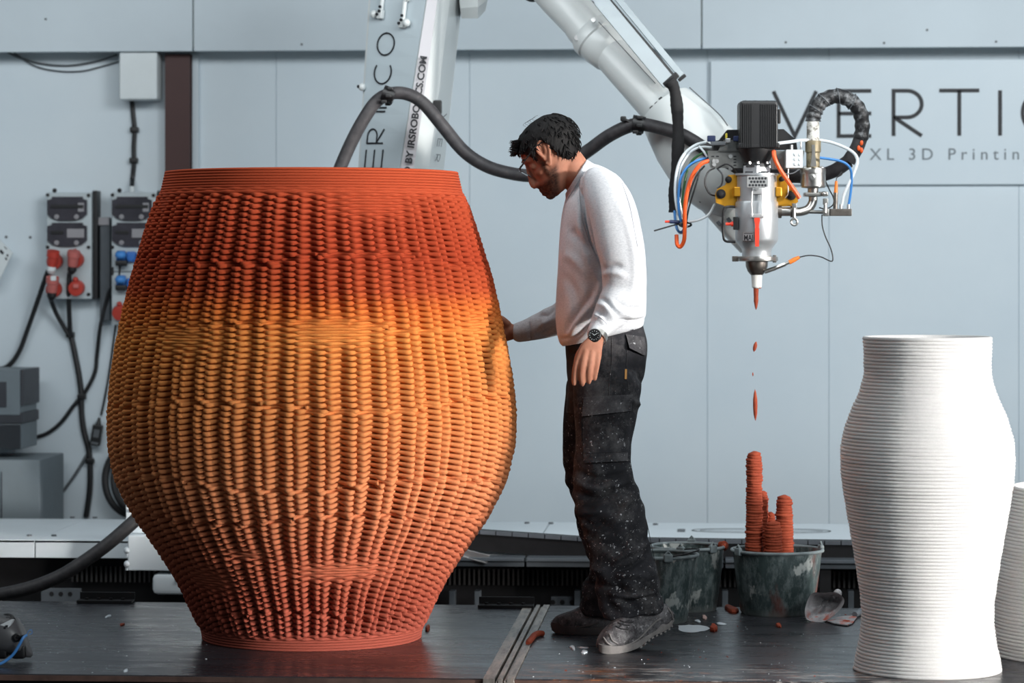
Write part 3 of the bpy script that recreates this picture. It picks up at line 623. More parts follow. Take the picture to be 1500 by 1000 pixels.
p = P(827, 37, 10.35); b = MB(); t = nrm(U1-U0); b.box(p, (0.055, 0.03, 0.012), (t, RY, np.cross(t, RY)), 0.003); b.build('rubber_stop', M['black'], rob)
# wrist housing
wq = nrm(U3-U2); wn = nrm(np.cross(wq, RY)); 
b = MB(); RR = []
for f, rn, rb in ((-0.02, 44, 40), (0.03, 46, 44), (0.12, 50, 50), (0.3, 57, 54), (0.5, 60, 56), (0.68, 59, 54), (0.82, 52, 48), (0.95, 40, 38), (1.02, 30, 28)):
    c = U2+(U3-U2)*f+wn*0.012*(0.3-f); kk = 9.98/F; RR.append(np.array([c+wn*rn*kk*math.cos(q)+nrm(np.cross(wn, wq))*rb*kk*math.sin(q) for q in np.linspace(0, 2*PI, 41)[:-1]]))
b.rings(RR); b.build('wrist_housing', M['robot_white'], rob, auto=40)
b = MB(); b.tube(spline([P(1010, 128, 9.96), P(1030, 146, 9.93), P(1054, 168, 9.90), P(1066, 184, 9.88)]), 0.0022, 6); b.build('seam_line', M['cable_grey'], rob)
p = P(1003, 142, 9.95)
for px, py in ((955, 158), (962, 152), (968, 145), (953, 168)):
    p = P(px, py, 10.0); b = MB(); b.box(p, (0.014, 0.02, 0.014), (wq, RY, wn), 0.003); b.build('black_clip', M['black'], rob)
# long finger of the wrist reaching down behind the print head
b = MB(); RR = []
for px, py, rn, d in ((1000, 225, 40, 9.98), (1022, 262, 34, 9.96), (1046, 296, 26, 9.95), (1070, 334, 19, 9.94), (1090, 362, 14, 9.94)):
    c = P(px+6, py, d); kk = d/F; RR.append(np.array([c+wn*rn*kk*math.copysign(abs(math.cos(q))**0.6, math.cos(q))+RY*0.05*math.copysign(abs(math.sin(q))**0.6, math.sin(q)) for q in np.linspace(0, 2*PI, 33)[:-1]]))
b.rings(RR); wf = b.build('wrist_arm', M['robot_white'], rob, auto=30)
for px, py in ((1025, 293), (1053, 327), (1068, 322)):
    p = P(px, py, 9.89); b = MB(); b.box(p, (0.018, 0.02, 0.012), (wq, RY, wn), 0.002); b.build('black_clip', M['grey_sheet'], rob)
# cable trays along the forearm
def strip(name, pa, pb, wpx, d0, d1, mt, th=0.02):
    a, c = P(*pa, d0), P(*pb, d1); t = nrm(c-a); u = nrm(np.cross(t, RY)); v = np.cross(t, u); b = MB(); b.box((a+c)/2, (np.linalg.norm(c-a), th, wpx*d0/F), (t, v, u), 0.002); return b.build(name, mt, rob)
strip('arm_tray', (826, -64), (980, 122), 21, 10.14, 9.94, M['tray_grey']); strip('arm_rail', (852, -66), (999, 112), 9, 10.16, 9.96, M['tray_grey'])
strip('tray_gap', (838, -64), (990, 116), 6, 10.17, 9.97, M['black'])
for px, py in ((869, 3), (914, 54), (924, 43), (973, 98), (964, 111)):
    p = P(px, py, 10.0 if px > 930 else 10.06); b = MB(); b.box(p, (0.012, 0.01, 0.003), (wq, RY, wn)); b.build('tray_slot', M['ink'], rob)
# ================================================================== thick black material hose
hz = thing('material_hose', 'thick black rubber material hose slung over the robot and into the print head', 'hose', P(520, 247, 10.2))
hp = [(468, 330, 10.28), (492, 262, 10.27), (512, 214, 10.26), (532, 176, 10.25), (552, 148, 10.25), (575, 136.5, 10.24), (600, 139, 10.24), (622, 153, 10.23), (648, 184, 10.22), (678, 220, 10.21), (708, 241, 10.20), (740, 252, 10.18), (780, 257, 10.14), (820, 247, 10.1), (858, 223, 10.04), (890, 200, 9.98), (918, 186, 9.94), (940, 182, 9.92), (970, 188, 9.88), (1000, 198, 9.84), (1030, 216, 9.84), (1060, 236, 9.84), (1090, 250, 9.84), (1130, 256, 9.82), (1165, 258, 9.79), (1195, 258, 9.76), (1222, 250, 9.73), (1243, 236, 9.71)]
b = MB(); b.tube(spline([P(*p) for p in hp], 6), 0.0235, 14); b.build('rubber_hose', M['hose'], hz)
lp = [(1243, 236, 9.71), (1256, 215, 9.70), (1263, 190, 9.69), (1260, 165, 9.68), (1248, 149, 9.67), (1230, 141, 9.67), (1211, 144, 9.67), (1198, 155, 9.67), (1192, 170, 9.67), (1191, 182, 9.67)]
sp = spline([P(*p) for p in lp], 8); b = MB(); b.tube(sp[:14], 0.0235, 14); b.build('rubber_hose', M['hose'], hz)
wr = sp[12:-3]; rad = [0.0255+0.0016*math.sin(i*1.35) for i in range(len(wr))]; b = MB(); b.tube(wr, rad, 14); b.build('tape_wrap', M['wrap'], hz)
b = MB()
for i in range(20, len(wr)-3, 9):
    t = nrm(wr[i+1]-wr[i-1]); a, c = frame(t); b.tube([wr[i]+(a*math.cos(q)+c*math.sin(q))*0.0275+t*0.006*math.sin(q) for q in np.linspace(0, 2*PI, 25)], 0.0016, 5)
o = b.build('wire_ties', M['cable_grey'], hz); o['kind'] = 'stuff'
b = MB(); b.tube(sp[-5:], 0.020, 14); b.build('hose_tail', M['steel_dark'], hz)
for px, py in ((1261, 200), (1262, 209), (1258, 217), (1262, 220)):
    p = P(px, py, 9.675); b = MB(); b.sphere(p, (0.006, 0.004, 0.010), nu=8, nv=6); b.build('clay_smear', M['orange_cable'], hz)
for (cx, cy, d, an) in ((569, 139, 10.24, 20), (935, 182, 9.92, 10)):
    c = P(cx, cy, d); t = nrm(RX*math.cos(math.radians(an))-UZ*math.sin(math.radians(an))); a, c2 = frame(t); b = MB(); b.tube([c-t*0.022, c+t*0.022], 0.030, 16)
    for k in range(5): q = 1.2+k*0.45; b.box(c+(a*math.cos(q*2)+c2*math.sin(q*2))*0.033+t*0.02*math.sin(k*3), (0.02, 0.02, 0.012), None, 0.003)
    b.build('hose_clamp', M['black'], hz)
c = P(913, 174, 9.92); b = MB(); b.box(c, (0.02, 0.02, 0.018), None, 0.004); b.cyl(c, P(924, 180, 9.92), 0.006); b.build('clamp_bolt', M['black'], hz)
# big hose on the left, lying from the platform edge up to the carriage
lh_ = thing('supply_hose', 'thick dark supply hose rising across the rail to the white carriage block', 'hose', P(20, 868, 10.2))
b = MB(); b.tube(spline([P(-60, 885, 10.18), P(-10, 873, 10.18), P(40, 862, 10.18), P(85, 845, 10.2), P(120, 824, 10.22), P(160, 795, 10.25), P(200, 760, 10.3), P(235, 730, 10.36), P(250, 712, 10.45)], 8), 0.0245, 14); b.build('rubber_hose', M['hose'], lh_)
# ================================================================== print head
HD = 9.62; hk = HD/F
def H(px, py, dd=0.0): return P(px, py, HD+dd)
ph = thing('print_head', 'aluminium extruder print head with black motor hanging from the robot wrist', 'print head', H(1107.5, 422))
AX = 1108.5
def lathe(name, prof, mt, ax=AX, par=ph, n=40, dd=0.0, auto=30):   # prof: (radius px, y px)
    o = H(ax, prof[-1][1], dd); b = MB(); b.rev([(r*hk, (prof[-1][1]-y)*hk) for r, y in prof][::-1], o, UZ, n); return b.build(name, mt, par, auto=auto)
# motor
b = MB(); c = H(1109.5, 183); b.box(c, (56*hk, 56*hk, 69*hk), None, 0.012); mo = b.build('motor', M['black'], ph)
b = MB()
for k in range(9): b.box(H(1115+k*2.7, 184, -28.3*hk), (1.2*hk, 0.006, 62*hk))
for k in range(6): b.box(H(1086+k*3, 184, -28.3*hk), (1.0*hk, 0.004, 62*hk))
o = b.build('cooling_fins', M['black'], mo, smooth=False); o['kind'] = 'stuff'
for x in (1092, 1106, 1123): p = H(x, 148.5); b = MB(); b.cyl(p, p+UZ*0.003, 0.006, n=10); b.build('motor_screw', M['dark_steel'], mo)
b = MB(); b.box(H(1141, 170.5), (4.5*hk, 12*hk, 21*hk), None, 0.003); b.build('motor_plug', M['black'], mo)
b = MB(); b.box(H(1109.5, 214), (60*hk, 56*hk, 8*hk), None, 0.004); b.build('motor_flange', M['black'], mo)
lathe('motor_adapter', [(26, 217), (25, 224), (18, 238), (20, 240), (21, 245)], M['black'])
for x in (1098, 1110, 1124): p = H(x, 240, -20*hk); b = MB(); b.cyl(p, p+UZ*0.008, 0.005, n=6); b.build('hex_bolt', M['alu'], ph)
lathe('hex_block', [(22.5, 243), (22.5, 254)], M['barrel'], n=6)
for x in (1097, 1120): b = MB(); b.box(H(x, 252, -20*hk), (11*hk, 0.02, 2.2*hk)); b.build('slot', M['ink'], ph, smooth=False)
lathe('top_flange', [(31.5, 254), (31.5, 257)], M['barrel'])
up = lathe('upper_barrel', [(29, 257), (29, 295)], M['barrel'])
lo_ = lathe('lower_barrel', [(30.5, 295), (31.5, 298), (31.5, 350), (30, 354), (26, 359), (22.5, 364), (21.5, 368), (21.5, 375)], M['barrel'])
lathe('clamp_ring', [(24, 375), (31, 376), (31.5, 379), (31, 382), (24, 383)], M['steel'])
for x, w_ in ((1077, 9), (1134.5, 5)): b = MB(); b.box(H(x, 379, -4*hk), (w_*hk, 10*hk, (11 if x > 1100 else 8)*hk), None, 0.002); b.build('clamp_lug', M['steel_dark'], ph)
lathe('nozzle_cone', [(16.5, 383), (16, 390), (13.5, 397), (9, 402.5)], M['steel_dark'])
M['tip'] = plain('white_nozzle', (226, 226, 222), 0.5, var=0.04)
lathe('nozzle_tip', [(8.3, 402.5), (8, 406), (7.2, 420), (5.5, 422)], M['tip'])
# hexagon vent
b = MB(); b.box(H(1109.7, 266.2, -29.2*hk), (31*hk, 0.008, 16.5*hk), None, 0.001); vg = b.build('vent_grille', M['alu'], ph)
b = MB()
for r in range(3):
    for c_ in range(6 if r != 1 else 5):
        p = H(1098.2+c_*4.6+(2.3 if r == 1 else 0), 261.2+r*5.0, -30.6*hk); b.cyl(p, p-RY*0.0022, 1.95*hk, n=6)
o = b.build('vent_holes', M['ink'], vg, smooth=False); o['kind'] = 'stuff'
# toggle latch with red handle
b = MB()
for sx in (-7, 7): b.tube([H(1109+sx, 280, -33*hk), H(1109+sx*1.15, 300, -36*hk), H(1109+sx, 316, -36*hk)], 0.0022, 8)
b.box(H(1109, 280, -31*hk), (15*hk, 0.012, 9*hk), None, 0.002); b.box(H(1109, 316, -33*hk), (20*hk, 0.016, 6*hk), None, 0.002); b.cyl(H(1109, 276.5, -32*hk), H(1109, 276.5, -37*hk), 0.006)
lt = b.build('toggle_latch', M['alu'], ph)
b = MB(); b.rings([np.array([H(1109+sx*w_, y, -35*hk+z_) for sx, z_ in ((-1, 0), (1, 0), (1, -0.008), (-1, -0.008))]) for y, w_ in ((319, 3.5), (322, 4.3), (328, 3.0), (333.5, 2.6), (334.5, 3.3), (352, 3.0), (361, 2.8))]); b.build('latch_handle', M['red'], lt, auto=50)
# side handle, red knob, labels
b = MB(); b.tube(spline([H(1077, 303, -6*hk), H(1068, 302.5, -8*hk), H(1060.5, 306, -10*hk), H(1059, 325, -10*hk), H(1059.5, 345, -10*hk), H(1063, 353, -9*hk), H(1077, 354, -6*hk)], 6), 0.0042, 8); b.build('side_handle', M['black'], ph)
b = MB(); b.box(H(1077.5, 327, -14*hk), (7*hk, 10*hk, 19*hk), None, 0.002); o = b.build('switch_box', M['black'], ph); b = MB(); b.cyl(H(1076, 328, -14*hk), H(1071, 328, -14*hk), 0.0085, n=14); b.cyl(H(1071, 328, -14*hk), H(1063, 328, -14*hk), 0.005, n=12); b.build('switch_knob', M['red'], o)
def curved(px0, py0, px1, py1, r, mt, name, par, th=0.0012):
    n = 8; b = MB(); R = []
    for i in range(n+1):
        px = px0+(px1-px0)*i/n; dd = -math.sqrt(max(0, r*r-(px-AX)**2))*hk
        R.append(np.array([H(px, py0, dd-0.0006), H(px, py1, dd-0.0006), H(px, py1, dd-th-0.0006), H(px, py0, dd-th-0.0006)]))
    b.rings(R); return b.build(name, mt, par, smooth=False)
M['label_white'] = plain('sticker_white', (218, 222, 224), 0.4, var=0.02)
lb = curved(1121, 324, 1137, 349, 31.6, M['label_white'], 'warning_label', ph)
for k in range(6): curved(1123, 326.5+k*2.3, 1135-(k % 3), 327.1+k*2.3, 31.9, M['ink_grey'], 'label_line', lb, 0.0005)
for x, m_ in ((1122.3, 'yellow'), (1126.2, 'blue_cable'), (1130, 'navy'), (1133.5, 'red')): curved(x, 343, x+2.6, 346.5, 31.9, M[m_], 'label_symbol', lb, 0.0005)
nv = nrm(RX*-14-RY*28.2); xd = np.cross(UZ, nv)*-1 if np.dot(np.cross(UZ, nv), RX) < 0 else np.cross(UZ, nv); pc = H(AX, 346.8)+nv*32.4*hk
b = MB(); b.box(pc, (17.5*hk, 0.9*hk, 13.5*hk), (xd, nv, UZ), 0.001); npl = b.build('name_plate', M['steel_dark'], ph)
b = MB(); b.box(pc+nv*0.5*hk, (16*hk, 0.3*hk, 12*hk), (xd, nv, UZ)); b.build('plate_face', M['alu'], npl, smooth=False)
m, wd = text_mb('MAI', 8.2*hk/0.7, (0, 0, 0), (1, 0, 0), (0, 1, 0), 0.0004, 0.0006, 1.0); v, f = m.arrays(); o0 = pc+nv*0.75*hk-xd*7*hk-UZ*5.4*hk
m2 = MB(); m2.add([o0+xd*p[0]*(14*hk/wd)+UZ*p[1]+nv*p[2] for p in v], f); m2.build('lettering', M['ink'], npl, smooth=False)
b = MB(); b.box(pc+nv*0.7*hk+UZ*4.6*hk, (14*hk, 0.3*hk, 1.2*hk), (xd, nv, UZ)); b.build('plate_bar', M['ink'], npl, smooth=False)
# gold brackets either side
for sgn, poly, bolts in ((-1, [(1082, 255), (1066, 257), (1062, 271), (1050, 277), (1047, 285), (1048, 297), (1066, 304), (1082, 304)], ((1067, 263, 5), (1056, 284, 7))), (1, [(1136, 255), (1146, 256), (1158, 270), (1166, 278), (1168, 296), (1158, 302), (1136, 303)], ((1145, 262, 4), (1159, 286, 7)))):
    b = MB(); b.prism([H(x, y, 0.03) for x, y in poly], -RY*0.03); b.box(H(1079 if sgn < 0 else 1140, 281, -0.01), (9*hk, 0.05, 14*hk), None, 0.003); gb = b.build('gold_bracket', M['gold'], ph, smooth=False)
    for x, y, r in bolts: p = H(x, y, 0.0); b = MB(); b.rev([(r*hk, 0), (r*hk, 0.006), (r*0.55*hk, 0.007), (r*0.55*hk, 0.016), (r*0.2*hk, 0.017)], p, -RY, 20); b.build('bracket_bolt', M['dark_steel'], gb)
b = MB(); b.box(H(1163, 278, -0.012), (6*hk, 0.004, 6*hk), None); b.build('yellow_label', M['yellow'], ph)
# mounting plate behind, black tool changer
for poly in ([(1036, 221), (1092, 221), (1090, 246), (1040, 246)], [(1126, 221), (1178, 221), (1172, 248), (1130, 248)], [(1060, 205), (1090, 205), (1090, 224), (1050, 224)]):
    b = MB(); b.prism([H(x, y, 0.045) for x, y in poly], -RY*0.012); b.build('mounting_plate', M['steel'], ph, smooth=False)
b = MB(); b.prism([H(x, y, 0.10) for x, y in ((1052, 206), (1064, 191), (1146, 190), (1164, 206), (1166, 220), (1044, 221), (1044, 208))], -RY*0.05); b.build('tool_changer', M['black'], ph, smooth=False)
for x, y in ((1070, 229), (1070, 247), (1142, 230), (1046, 236), (1050, 236), (1046, 241), (1138, 244)):
    p = H(x, y, 0.033); b = MB(); b.cyl(p, p-RY*0.008, 3*hk, n=12); b.build('plate_screw', M['alu'], ph)
for x, y in ((1044, 229), (1051, 229), (1076.5, 229), (1076.5, 233.5), (1076.5, 237.5), (1076.5, 242)):
    b = MB(); b.box(H(x, y, 0.0325), (4*hk, 0.003, 1.6*hk)); b.build('plate_slot', M['ink'], ph, smooth=False)
for x, y, w_, h_, mt in ((1042, 203, 12, 9, 'navy'), (1078, 203, 8, 8, 'navy'), (1052, 210, 22, 6, 'cable_grey'), (1066, 206, 8, 7, 'alu'), (1064, 199, 3, 8, 'yellow')):
    b = MB(); b.box(H(x, y, 0.02), (w_*hk, 0.02, h_*hk), None, 0.003); b.build('air_fitting', M[mt], ph)
# white terminal block
b = MB(); b.box(H(1162.5, 233, -0.01), (25*hk, 0.05, 27*hk), None, 0.004); tb_ = b.build('terminal_block', M['white_plastic'], ph)
for x in (1166, 1172.5):
    for y in (226, 233, 240): b = MB(); p = H(x, y, -0.035); b.cyl(p, p-RY*0.005, 2.6*hk, n=12); b.build('terminal_cap', M['white_plastic'], tb_)
b = MB(); b.cyl(H(1159, 222, 0), H(1159, 212, 0), 0.007); b.build('block_stud', M['alu'], tb_)
b = MB(); b.tube([H(1173, 222, 0), H(1173, 204, 0)], 0.0025, 6); b.build('block_pin', M['alu'], tb_)
b = MB(); b.tube([H(1154.5, 246, -.02), H(1154.5, 285, -.02), H(1150, 290, -.02)], 0.002, 6); b.build('block_wire', M['alu'], tb_)
# camlock stack on the right
CX = 1191
lathe('plastered_hose_end', [(8.6, 178), (9.3, 182), (9.4, 207)], M['plastered'], CX, dd=0.02)
lathe('camlock', [(11.5, 206), (11.5, 222), (10, 224), (10, 246)], M['brass'], CX, dd=0.02)
b = MB(); b.prism([H(x, y, -0.018) for x, y in ((1188.5, 212), (1193, 212), (1193.5, 225), (1195.5, 244), (1187, 244), (1189, 225))], -RY*0.012); b.build('camlock_lever', M['steel'], ph, smooth=False)
vb = lathe('valve_body', [(18, 246), (19, 248), (19, 254), (18.5, 254.5), (18.5, 273), (17, 275), (8, 276), (8, 284)], M['steel'], CX, dd=0.02)
b = MB(); p = H(1189.5, 259.5, 0.02-18.5*hk); b.rev([(5.0*hk, 0), (5.0*hk, 0.004), (2.2*hk, 0.005), (2.2*hk, 0.002)], p, -RY, 20); b.build('valve_plug', M['steel'], vb)
for x in (1179, 1204): b = MB(); p = H(x, 246, 0); b.sphere(p, 0.007, nu=8, nv=6); b.build('valve_screw', M['alu'], vb)
b = MB(); b.box(H(1190, 285, 0.02), (26*hk, 26*hk, 6*hk), None, 0.004); b.box(H(1206, 284, 0.0), (14*hk, 0.02, 7*hk), None, 0.004); b.sphere(H(1207, 284, -.012), 0.009); b.build('pipe_clamp', M['steel'], ph)
b = MB(); b.tube(spline([H(1191, 286, 0.02), H(1190.5, 296, 0.02), H(1184, 306, 0.015), H(1172, 310, 0.01), H(1158, 310, 0.0), H(1136, 310, 0.0)], 8), 6.6*hk, 20); b.build('elbow_pipe', M['steel'], ph)
for x, w_, r in ((1141.5, 6, 9.5), (1160.5, 5, 8.5)): b = MB(); b.cyl(H(x-w_/2, 310), H(x+w_/2, 310), r*hk, n=24); b.build('pipe_collar', M['steel_dark'], ph)
for (x, y0_) in ((1163.5, 297), (1209, 290)):
    b = MB(); b.box(H(x, y0_+5, -0.02), (7*hk, 0.012, 9*hk), None, 0.002); b.tube([H(x, y0_+8, -0.022), H(x, y0_+22, -0.026)], 0.006, 8)
    p = H(x, y0_+28, -0.026)
    if x < 1200: b.tube([p+(RX*math.cos(q)+UZ*math.sin(q))*4.6*hk for q in np.linspace(0, 2*PI, 17)], 0.0042, 8)
    b.build('wing_nut', M['steel'], ph)
b = MB(); b.tube([H(1178, 310, 0.01), H(1218, 311, 0.0)], 0.006, 10); b.box(H(1210, 311, -0.005), (9*hk, 0.02, 11*hk), None, 0.003); b.build('pressure_tee', M['steel'], ph)
b = MB(); b.box(H(1231, 311), (32*hk, 0.035, 10.5*hk), None, 0.002); sb = b.build('sensor_block', M['steel_dark'], ph)
for x in (1232, 1243): b = MB(); b.cyl(H(x, 306), H(x, 299), 0.006, n=10); b.build('push_fitting', M['alu'], sb)
b = MB(); b.cyl(H(1223.5, 306), H(1224.3, 282), 3.4*hk, n=14); b.build('pressure_sensor', M['steel_dark'], ph); b = MB(); b.tube([H(1224.3, 283), H(1224.6, 277), H(1225, 265)], [3.0*hk, 2.6*hk, 2.0*hk], 12); b.build('orange_plug', M['orange_plug'], ph)
b = MB(); b.tube(spline([H(1225, 265), H(1226, 260), H(1233, 256), H(1233, 252), H(1228, 258)], 5), 0.0018, 6); b.build('plug_clip', M['black'], ph)
b = MB(); b.cyl(H(1120, 398, -.02), H(1136, 392.5, -.02), 3.2*hk, n=14); b.cyl(H(1134, 393, -.02), H(1150, 386.8, -.02), 3.4*hk, n=6); b.cyl(H(1150, 386.8, -.02), H(1158, 383.5, -.02), 2.2*hk, n=12); b.build('temperature_probe', M['steel'], ph)
b = MB(); b.tube([H(1156, 384.3, -.02), H(1163, 380.5, -.02), H(1171, 376.5, -.02)], [3.2*hk, 3.4*hk, 2.3*hk], 12); b.build('orange_plug', M['orange_plug'], ph)
def cab(pts, r, mt, name='cable', par=ph, n=6):
    b = MB(); b.tube(spline([H(*p) for p in pts], 7), r, 8); return b.build(name, M[mt], par)
cab([(1171, 376.5, -.02), (1185, 374, -.02), (1202, 376, -.01), (1217, 382.5, 0), (1220, 378, 0), (1217, 364, 0), (1209, 346, 0), (1204.5, 330, 0), (1204, 314, 0)], 0.0021, 'cable', 'thin_cable')
cab([(1208, 262, .05), (1214, 276, .03), (1221, 290, .02), (1220, 300, .01), (1210, 306, .01), (1200, 304, .02)], 0.0022, 'cable', 'thin_cable')
cab([(1133, 221, -.05), (1135, 232, -.06), (1142, 247, -.055), (1154, 265, -.05), (1165, 281, -.045), (1171, 290, -.04)], 0.0075, 'orange_cable', 'motor_cable')
cab([(1139, 210, -.03), (1155, 208, -.02), (1175, 205.5, 0), (1205, 206, 0.03), (1228, 212, 0.03), (1248, 222, 0.03), (1256, 234, 0.02), (1252, 251, 0.01), (1243, 270, 0), (1236, 286, 0), (1233, 301, 0)], 0.0055, 'white_cable', 'air_line')
cab([(1201, 231, -.02), (1216, 233, -.02), (1234, 237, -.02), (1245, 246, -.01), (1247.5, 262, 0), (1246, 282, 0), (1243, 301, 0)], 0.0045, 'blue_cable', 'air_line')
cab([(1141, 254, -.03), (1160, 254, -.03), (1172, 247, -.03)], 0.0022, 'cable_grey', 'thin_cable')
cab([(1049, 287, .02), (1040, 284, .0), (1034, 274, -.01), (1033, 262, -.01), (1038, 251, 0), (1047, 246, .02)], 0.003, 'cable', 'thin_cable'); cab([(1052, 246, .02), (1064, 240, .01), (1074, 246, .01), (1079, 254, .02)], 0.003, 'cable', 'thin_cable')
cab([(1050, 246, .04), (1058, 256, .04), (1057, 270, .05), (1050, 276, .05)], 0.003, 'cable_grey', 'thin_cable')
# ================================================================== cable bundle hanging beside the head
cb = thing('cable_bundle', 'loose bundle of coloured cables with black fabric sleeve beside the print head', 'cables', P(995, 362, 9.75))
def cbl(pts, r, mt, name='cable'): b = MB(); b.tube(spline([P(x, y, d) for x, y, d in pts], 7), r, 8); return b.build(name, M[mt], cb)
b = MB(); sl = spline([P(x, y, 9.78) for x, y in ((980, 118), (987, 128), (991, 150), (993, 180), (993, 220), (990, 260), (988, 290), (988, 311))], 8)
rs_ = [0.0205+0.0016*math.sin(i*0.45)+0.0008*math.sin(i*2.3) for i in range(len(sl))]; rs_[0] = 0.012; b.tube(sl, rs_, 14); b.build('fabric_sleeve', M['fabric_black'], cb)
b = MB(); c = P(983, 117, 9.80); b.box(c, (0.06, 0.03, 0.022), (nrm(RX-UZ*-0.9), RY, nrm(UZ-RX*0.9)), 0.004); b.box(P(999, 114, 9.85), (0.03, 0.03, 0.012), (nrm(RX+UZ*0.8), RY, nrm(UZ-RX*0.8)), 0.003); b.build('sleeve_strap', M['black'], cb)
E = [(1040, 208, 9.70), (1038, 214, 9.70), (1039, 218, 9.69), (1039, 231, 9.68), (1039, 235, 9.67), (1040, 236, 9.69)]
cbl([(1034, 208, 9.70), (1018, 213, 9.69), (1002, 226, 9.68), (992, 248, 9.68), (989, 280, 9.68), (993, 310, 9.68), (1002, 326, 9.69), (1006, 331, 9.70)], 0.0052, 'white_cable')
cbl([(1042, 216, 9.70), (1024, 216, 9.69), (1008, 226, 9.685), (996, 250, 9.685), (994, 285, 9.685), (1000, 315, 9.69), (1006, 328, 9.70)], 0.0045, 'white_cable')
cbl([(1024, 214, 9.68), (1031, 222, 9.67), (1036, 230, 9.67)], 0.004, 'white_cable')
cbl([(1039, 231, 9.68), (1022, 235, 9.67), (1006, 246, 9.67), (996, 266, 9.67), (994, 300, 9.67), (998, 325, 9.68), (1004, 332, 9.70)], 0.0046, 'blue_cable')
cbl([(1040, 222, 9.69), (1026, 226, 9.68), (1012, 238, 9.69), (1004, 262, 9.69), (999, 300, 9.69), (1002, 328, 9.70)], 0.0042, 'green_cable')
cbl([(1039, 235, 9.66), (1026, 241, 9.65), (1014, 258, 9.65), (1006, 284, 9.65), (1003, 310, 9.66), (1003, 335, 9.68), (1002, 352, 9.69), (997, 361, 9.70), (992, 358, 9.70), (991, 344, 9.71)], 0.0072, 'orange_cable')
cbl([(1032, 243, 9.68), (1020, 258, 9.67), (1010, 285, 9.67), (1005, 310, 9.68), (1004, 328, 9.69)], 0.003, 'cable'); cbl([(1026, 248, 9.69), (1018, 275, 9.68), (1009, 305, 9.68), (1005, 328, 9.69)], 0.003, 'cable')
cbl([(1047, 299, 9.68), (1038, 314, 9.68), (1024, 322, 9.68), (1008, 325, 9.69)], 0.0042, 'white_cable')
cbl([(988, 309, 9.76), (989, 322, 9.74), (992, 336, 9.72), (998, 340, 9.71), (1003, 334, 9.70)], 0.0045, 'blue_cable'); cbl([(991, 311, 9.77), (991, 330, 9.74), (996, 341, 9.72), (1005, 338, 9.70)], 0.0045, 'white_cable')
cbl([(958, 338, 9.69), (972, 334, 9.69), (990, 329, 9.69), (1006, 327, 9.69)], 0.0026, 'cable', 'cable_tie')
b = MB(); b.cyl(P(1006, 326, 9.69), P(981, 324.5, 9.69), 0.0062, n=12); o = b.build('connector', M['navy'], cb); b = MB(); b.cyl(P(981, 324.5, 9.69), P(974, 324.5, 9.69), 0.0042, n=12); b.build('connector_tip', M['red'], o)
b = MB(); a = [P(1004+9*math.cos(q), 329+3*math.sin(q), 9.69)+RY*0.018*math.sin(q+1) for q in np.linspace(0, 2*PI, 21)]; b.tube(a, 0.0035, 8); b.build('tie_ring', M['black'], cb)
# ================================================================== buckets and clay
def m_bucket(seed, red=0.5):
    n = NT('dirty_bucket'); o = (seed*3.1, seed*1.7, seed); k = n.noise(9, 6, 0.7, (1, 1, 0.5), o); k2 = n.noise(40, 5, 0.75, (1, 1, 0.4), o)
    base = n.ramp(k, [(0.3, lin((40, 54, 54))), (0.6, lin((70, 84, 84))), (0.75, lin((112, 124, 124)))])
    base = n.mix(n.math('MULTIPLY', n.ramp(k2, [(0.45, 0.0), (0.62, 1.0)]), 0.55), base, lin((140, 150, 150)))
    sp = n.ramp(n.noise(11, 4, 0.6, (1, 1, 0.7), (seed, 4, 2)), [(0.58, 0.0), (0.62, 1.0)]); base = n.mix(n.math('MULTIPLY', sp, 0.8), base, lin((190, 194, 190)))
    rd = n.ramp(n.noise(6.5, 4, 0.6, (1, 1, 0.45), (9, seed, 5)), [(0.55, 0.0), (0.64, 1.0)]); base = n.mix(n.math('MULTIPLY', rd, red), base, lin((124, 50, 32)))
    z = n.xyz()[2]; base = n.mix(n.math('MULTIPLY', n.band(z, -0.02, 0.014, 0.012), 0.5), base, lin((150, 154, 150)))
    n.set(base, 0.5, 0, 0.4); n.bump(k2, 0.15, 0.003); return n.m
M['rim'] = plain('bucket_rim', (128, 138, 140), 0.5, var=0.35, scale=30)
def m_redclay():
    n = NT('fresh_red_clay'); k = n.noise(26, 5, 0.65); n.set(n.ramp(k, [(0.3, lin((132, 54, 35))), (0.7, lin((164, 76, 50)))]), 0.8, 0, 0.25); n.bump(n.noise(120, 4, 0.7), 0.5, 0.004); return n.m
M['red_clay'] = m_redclay()
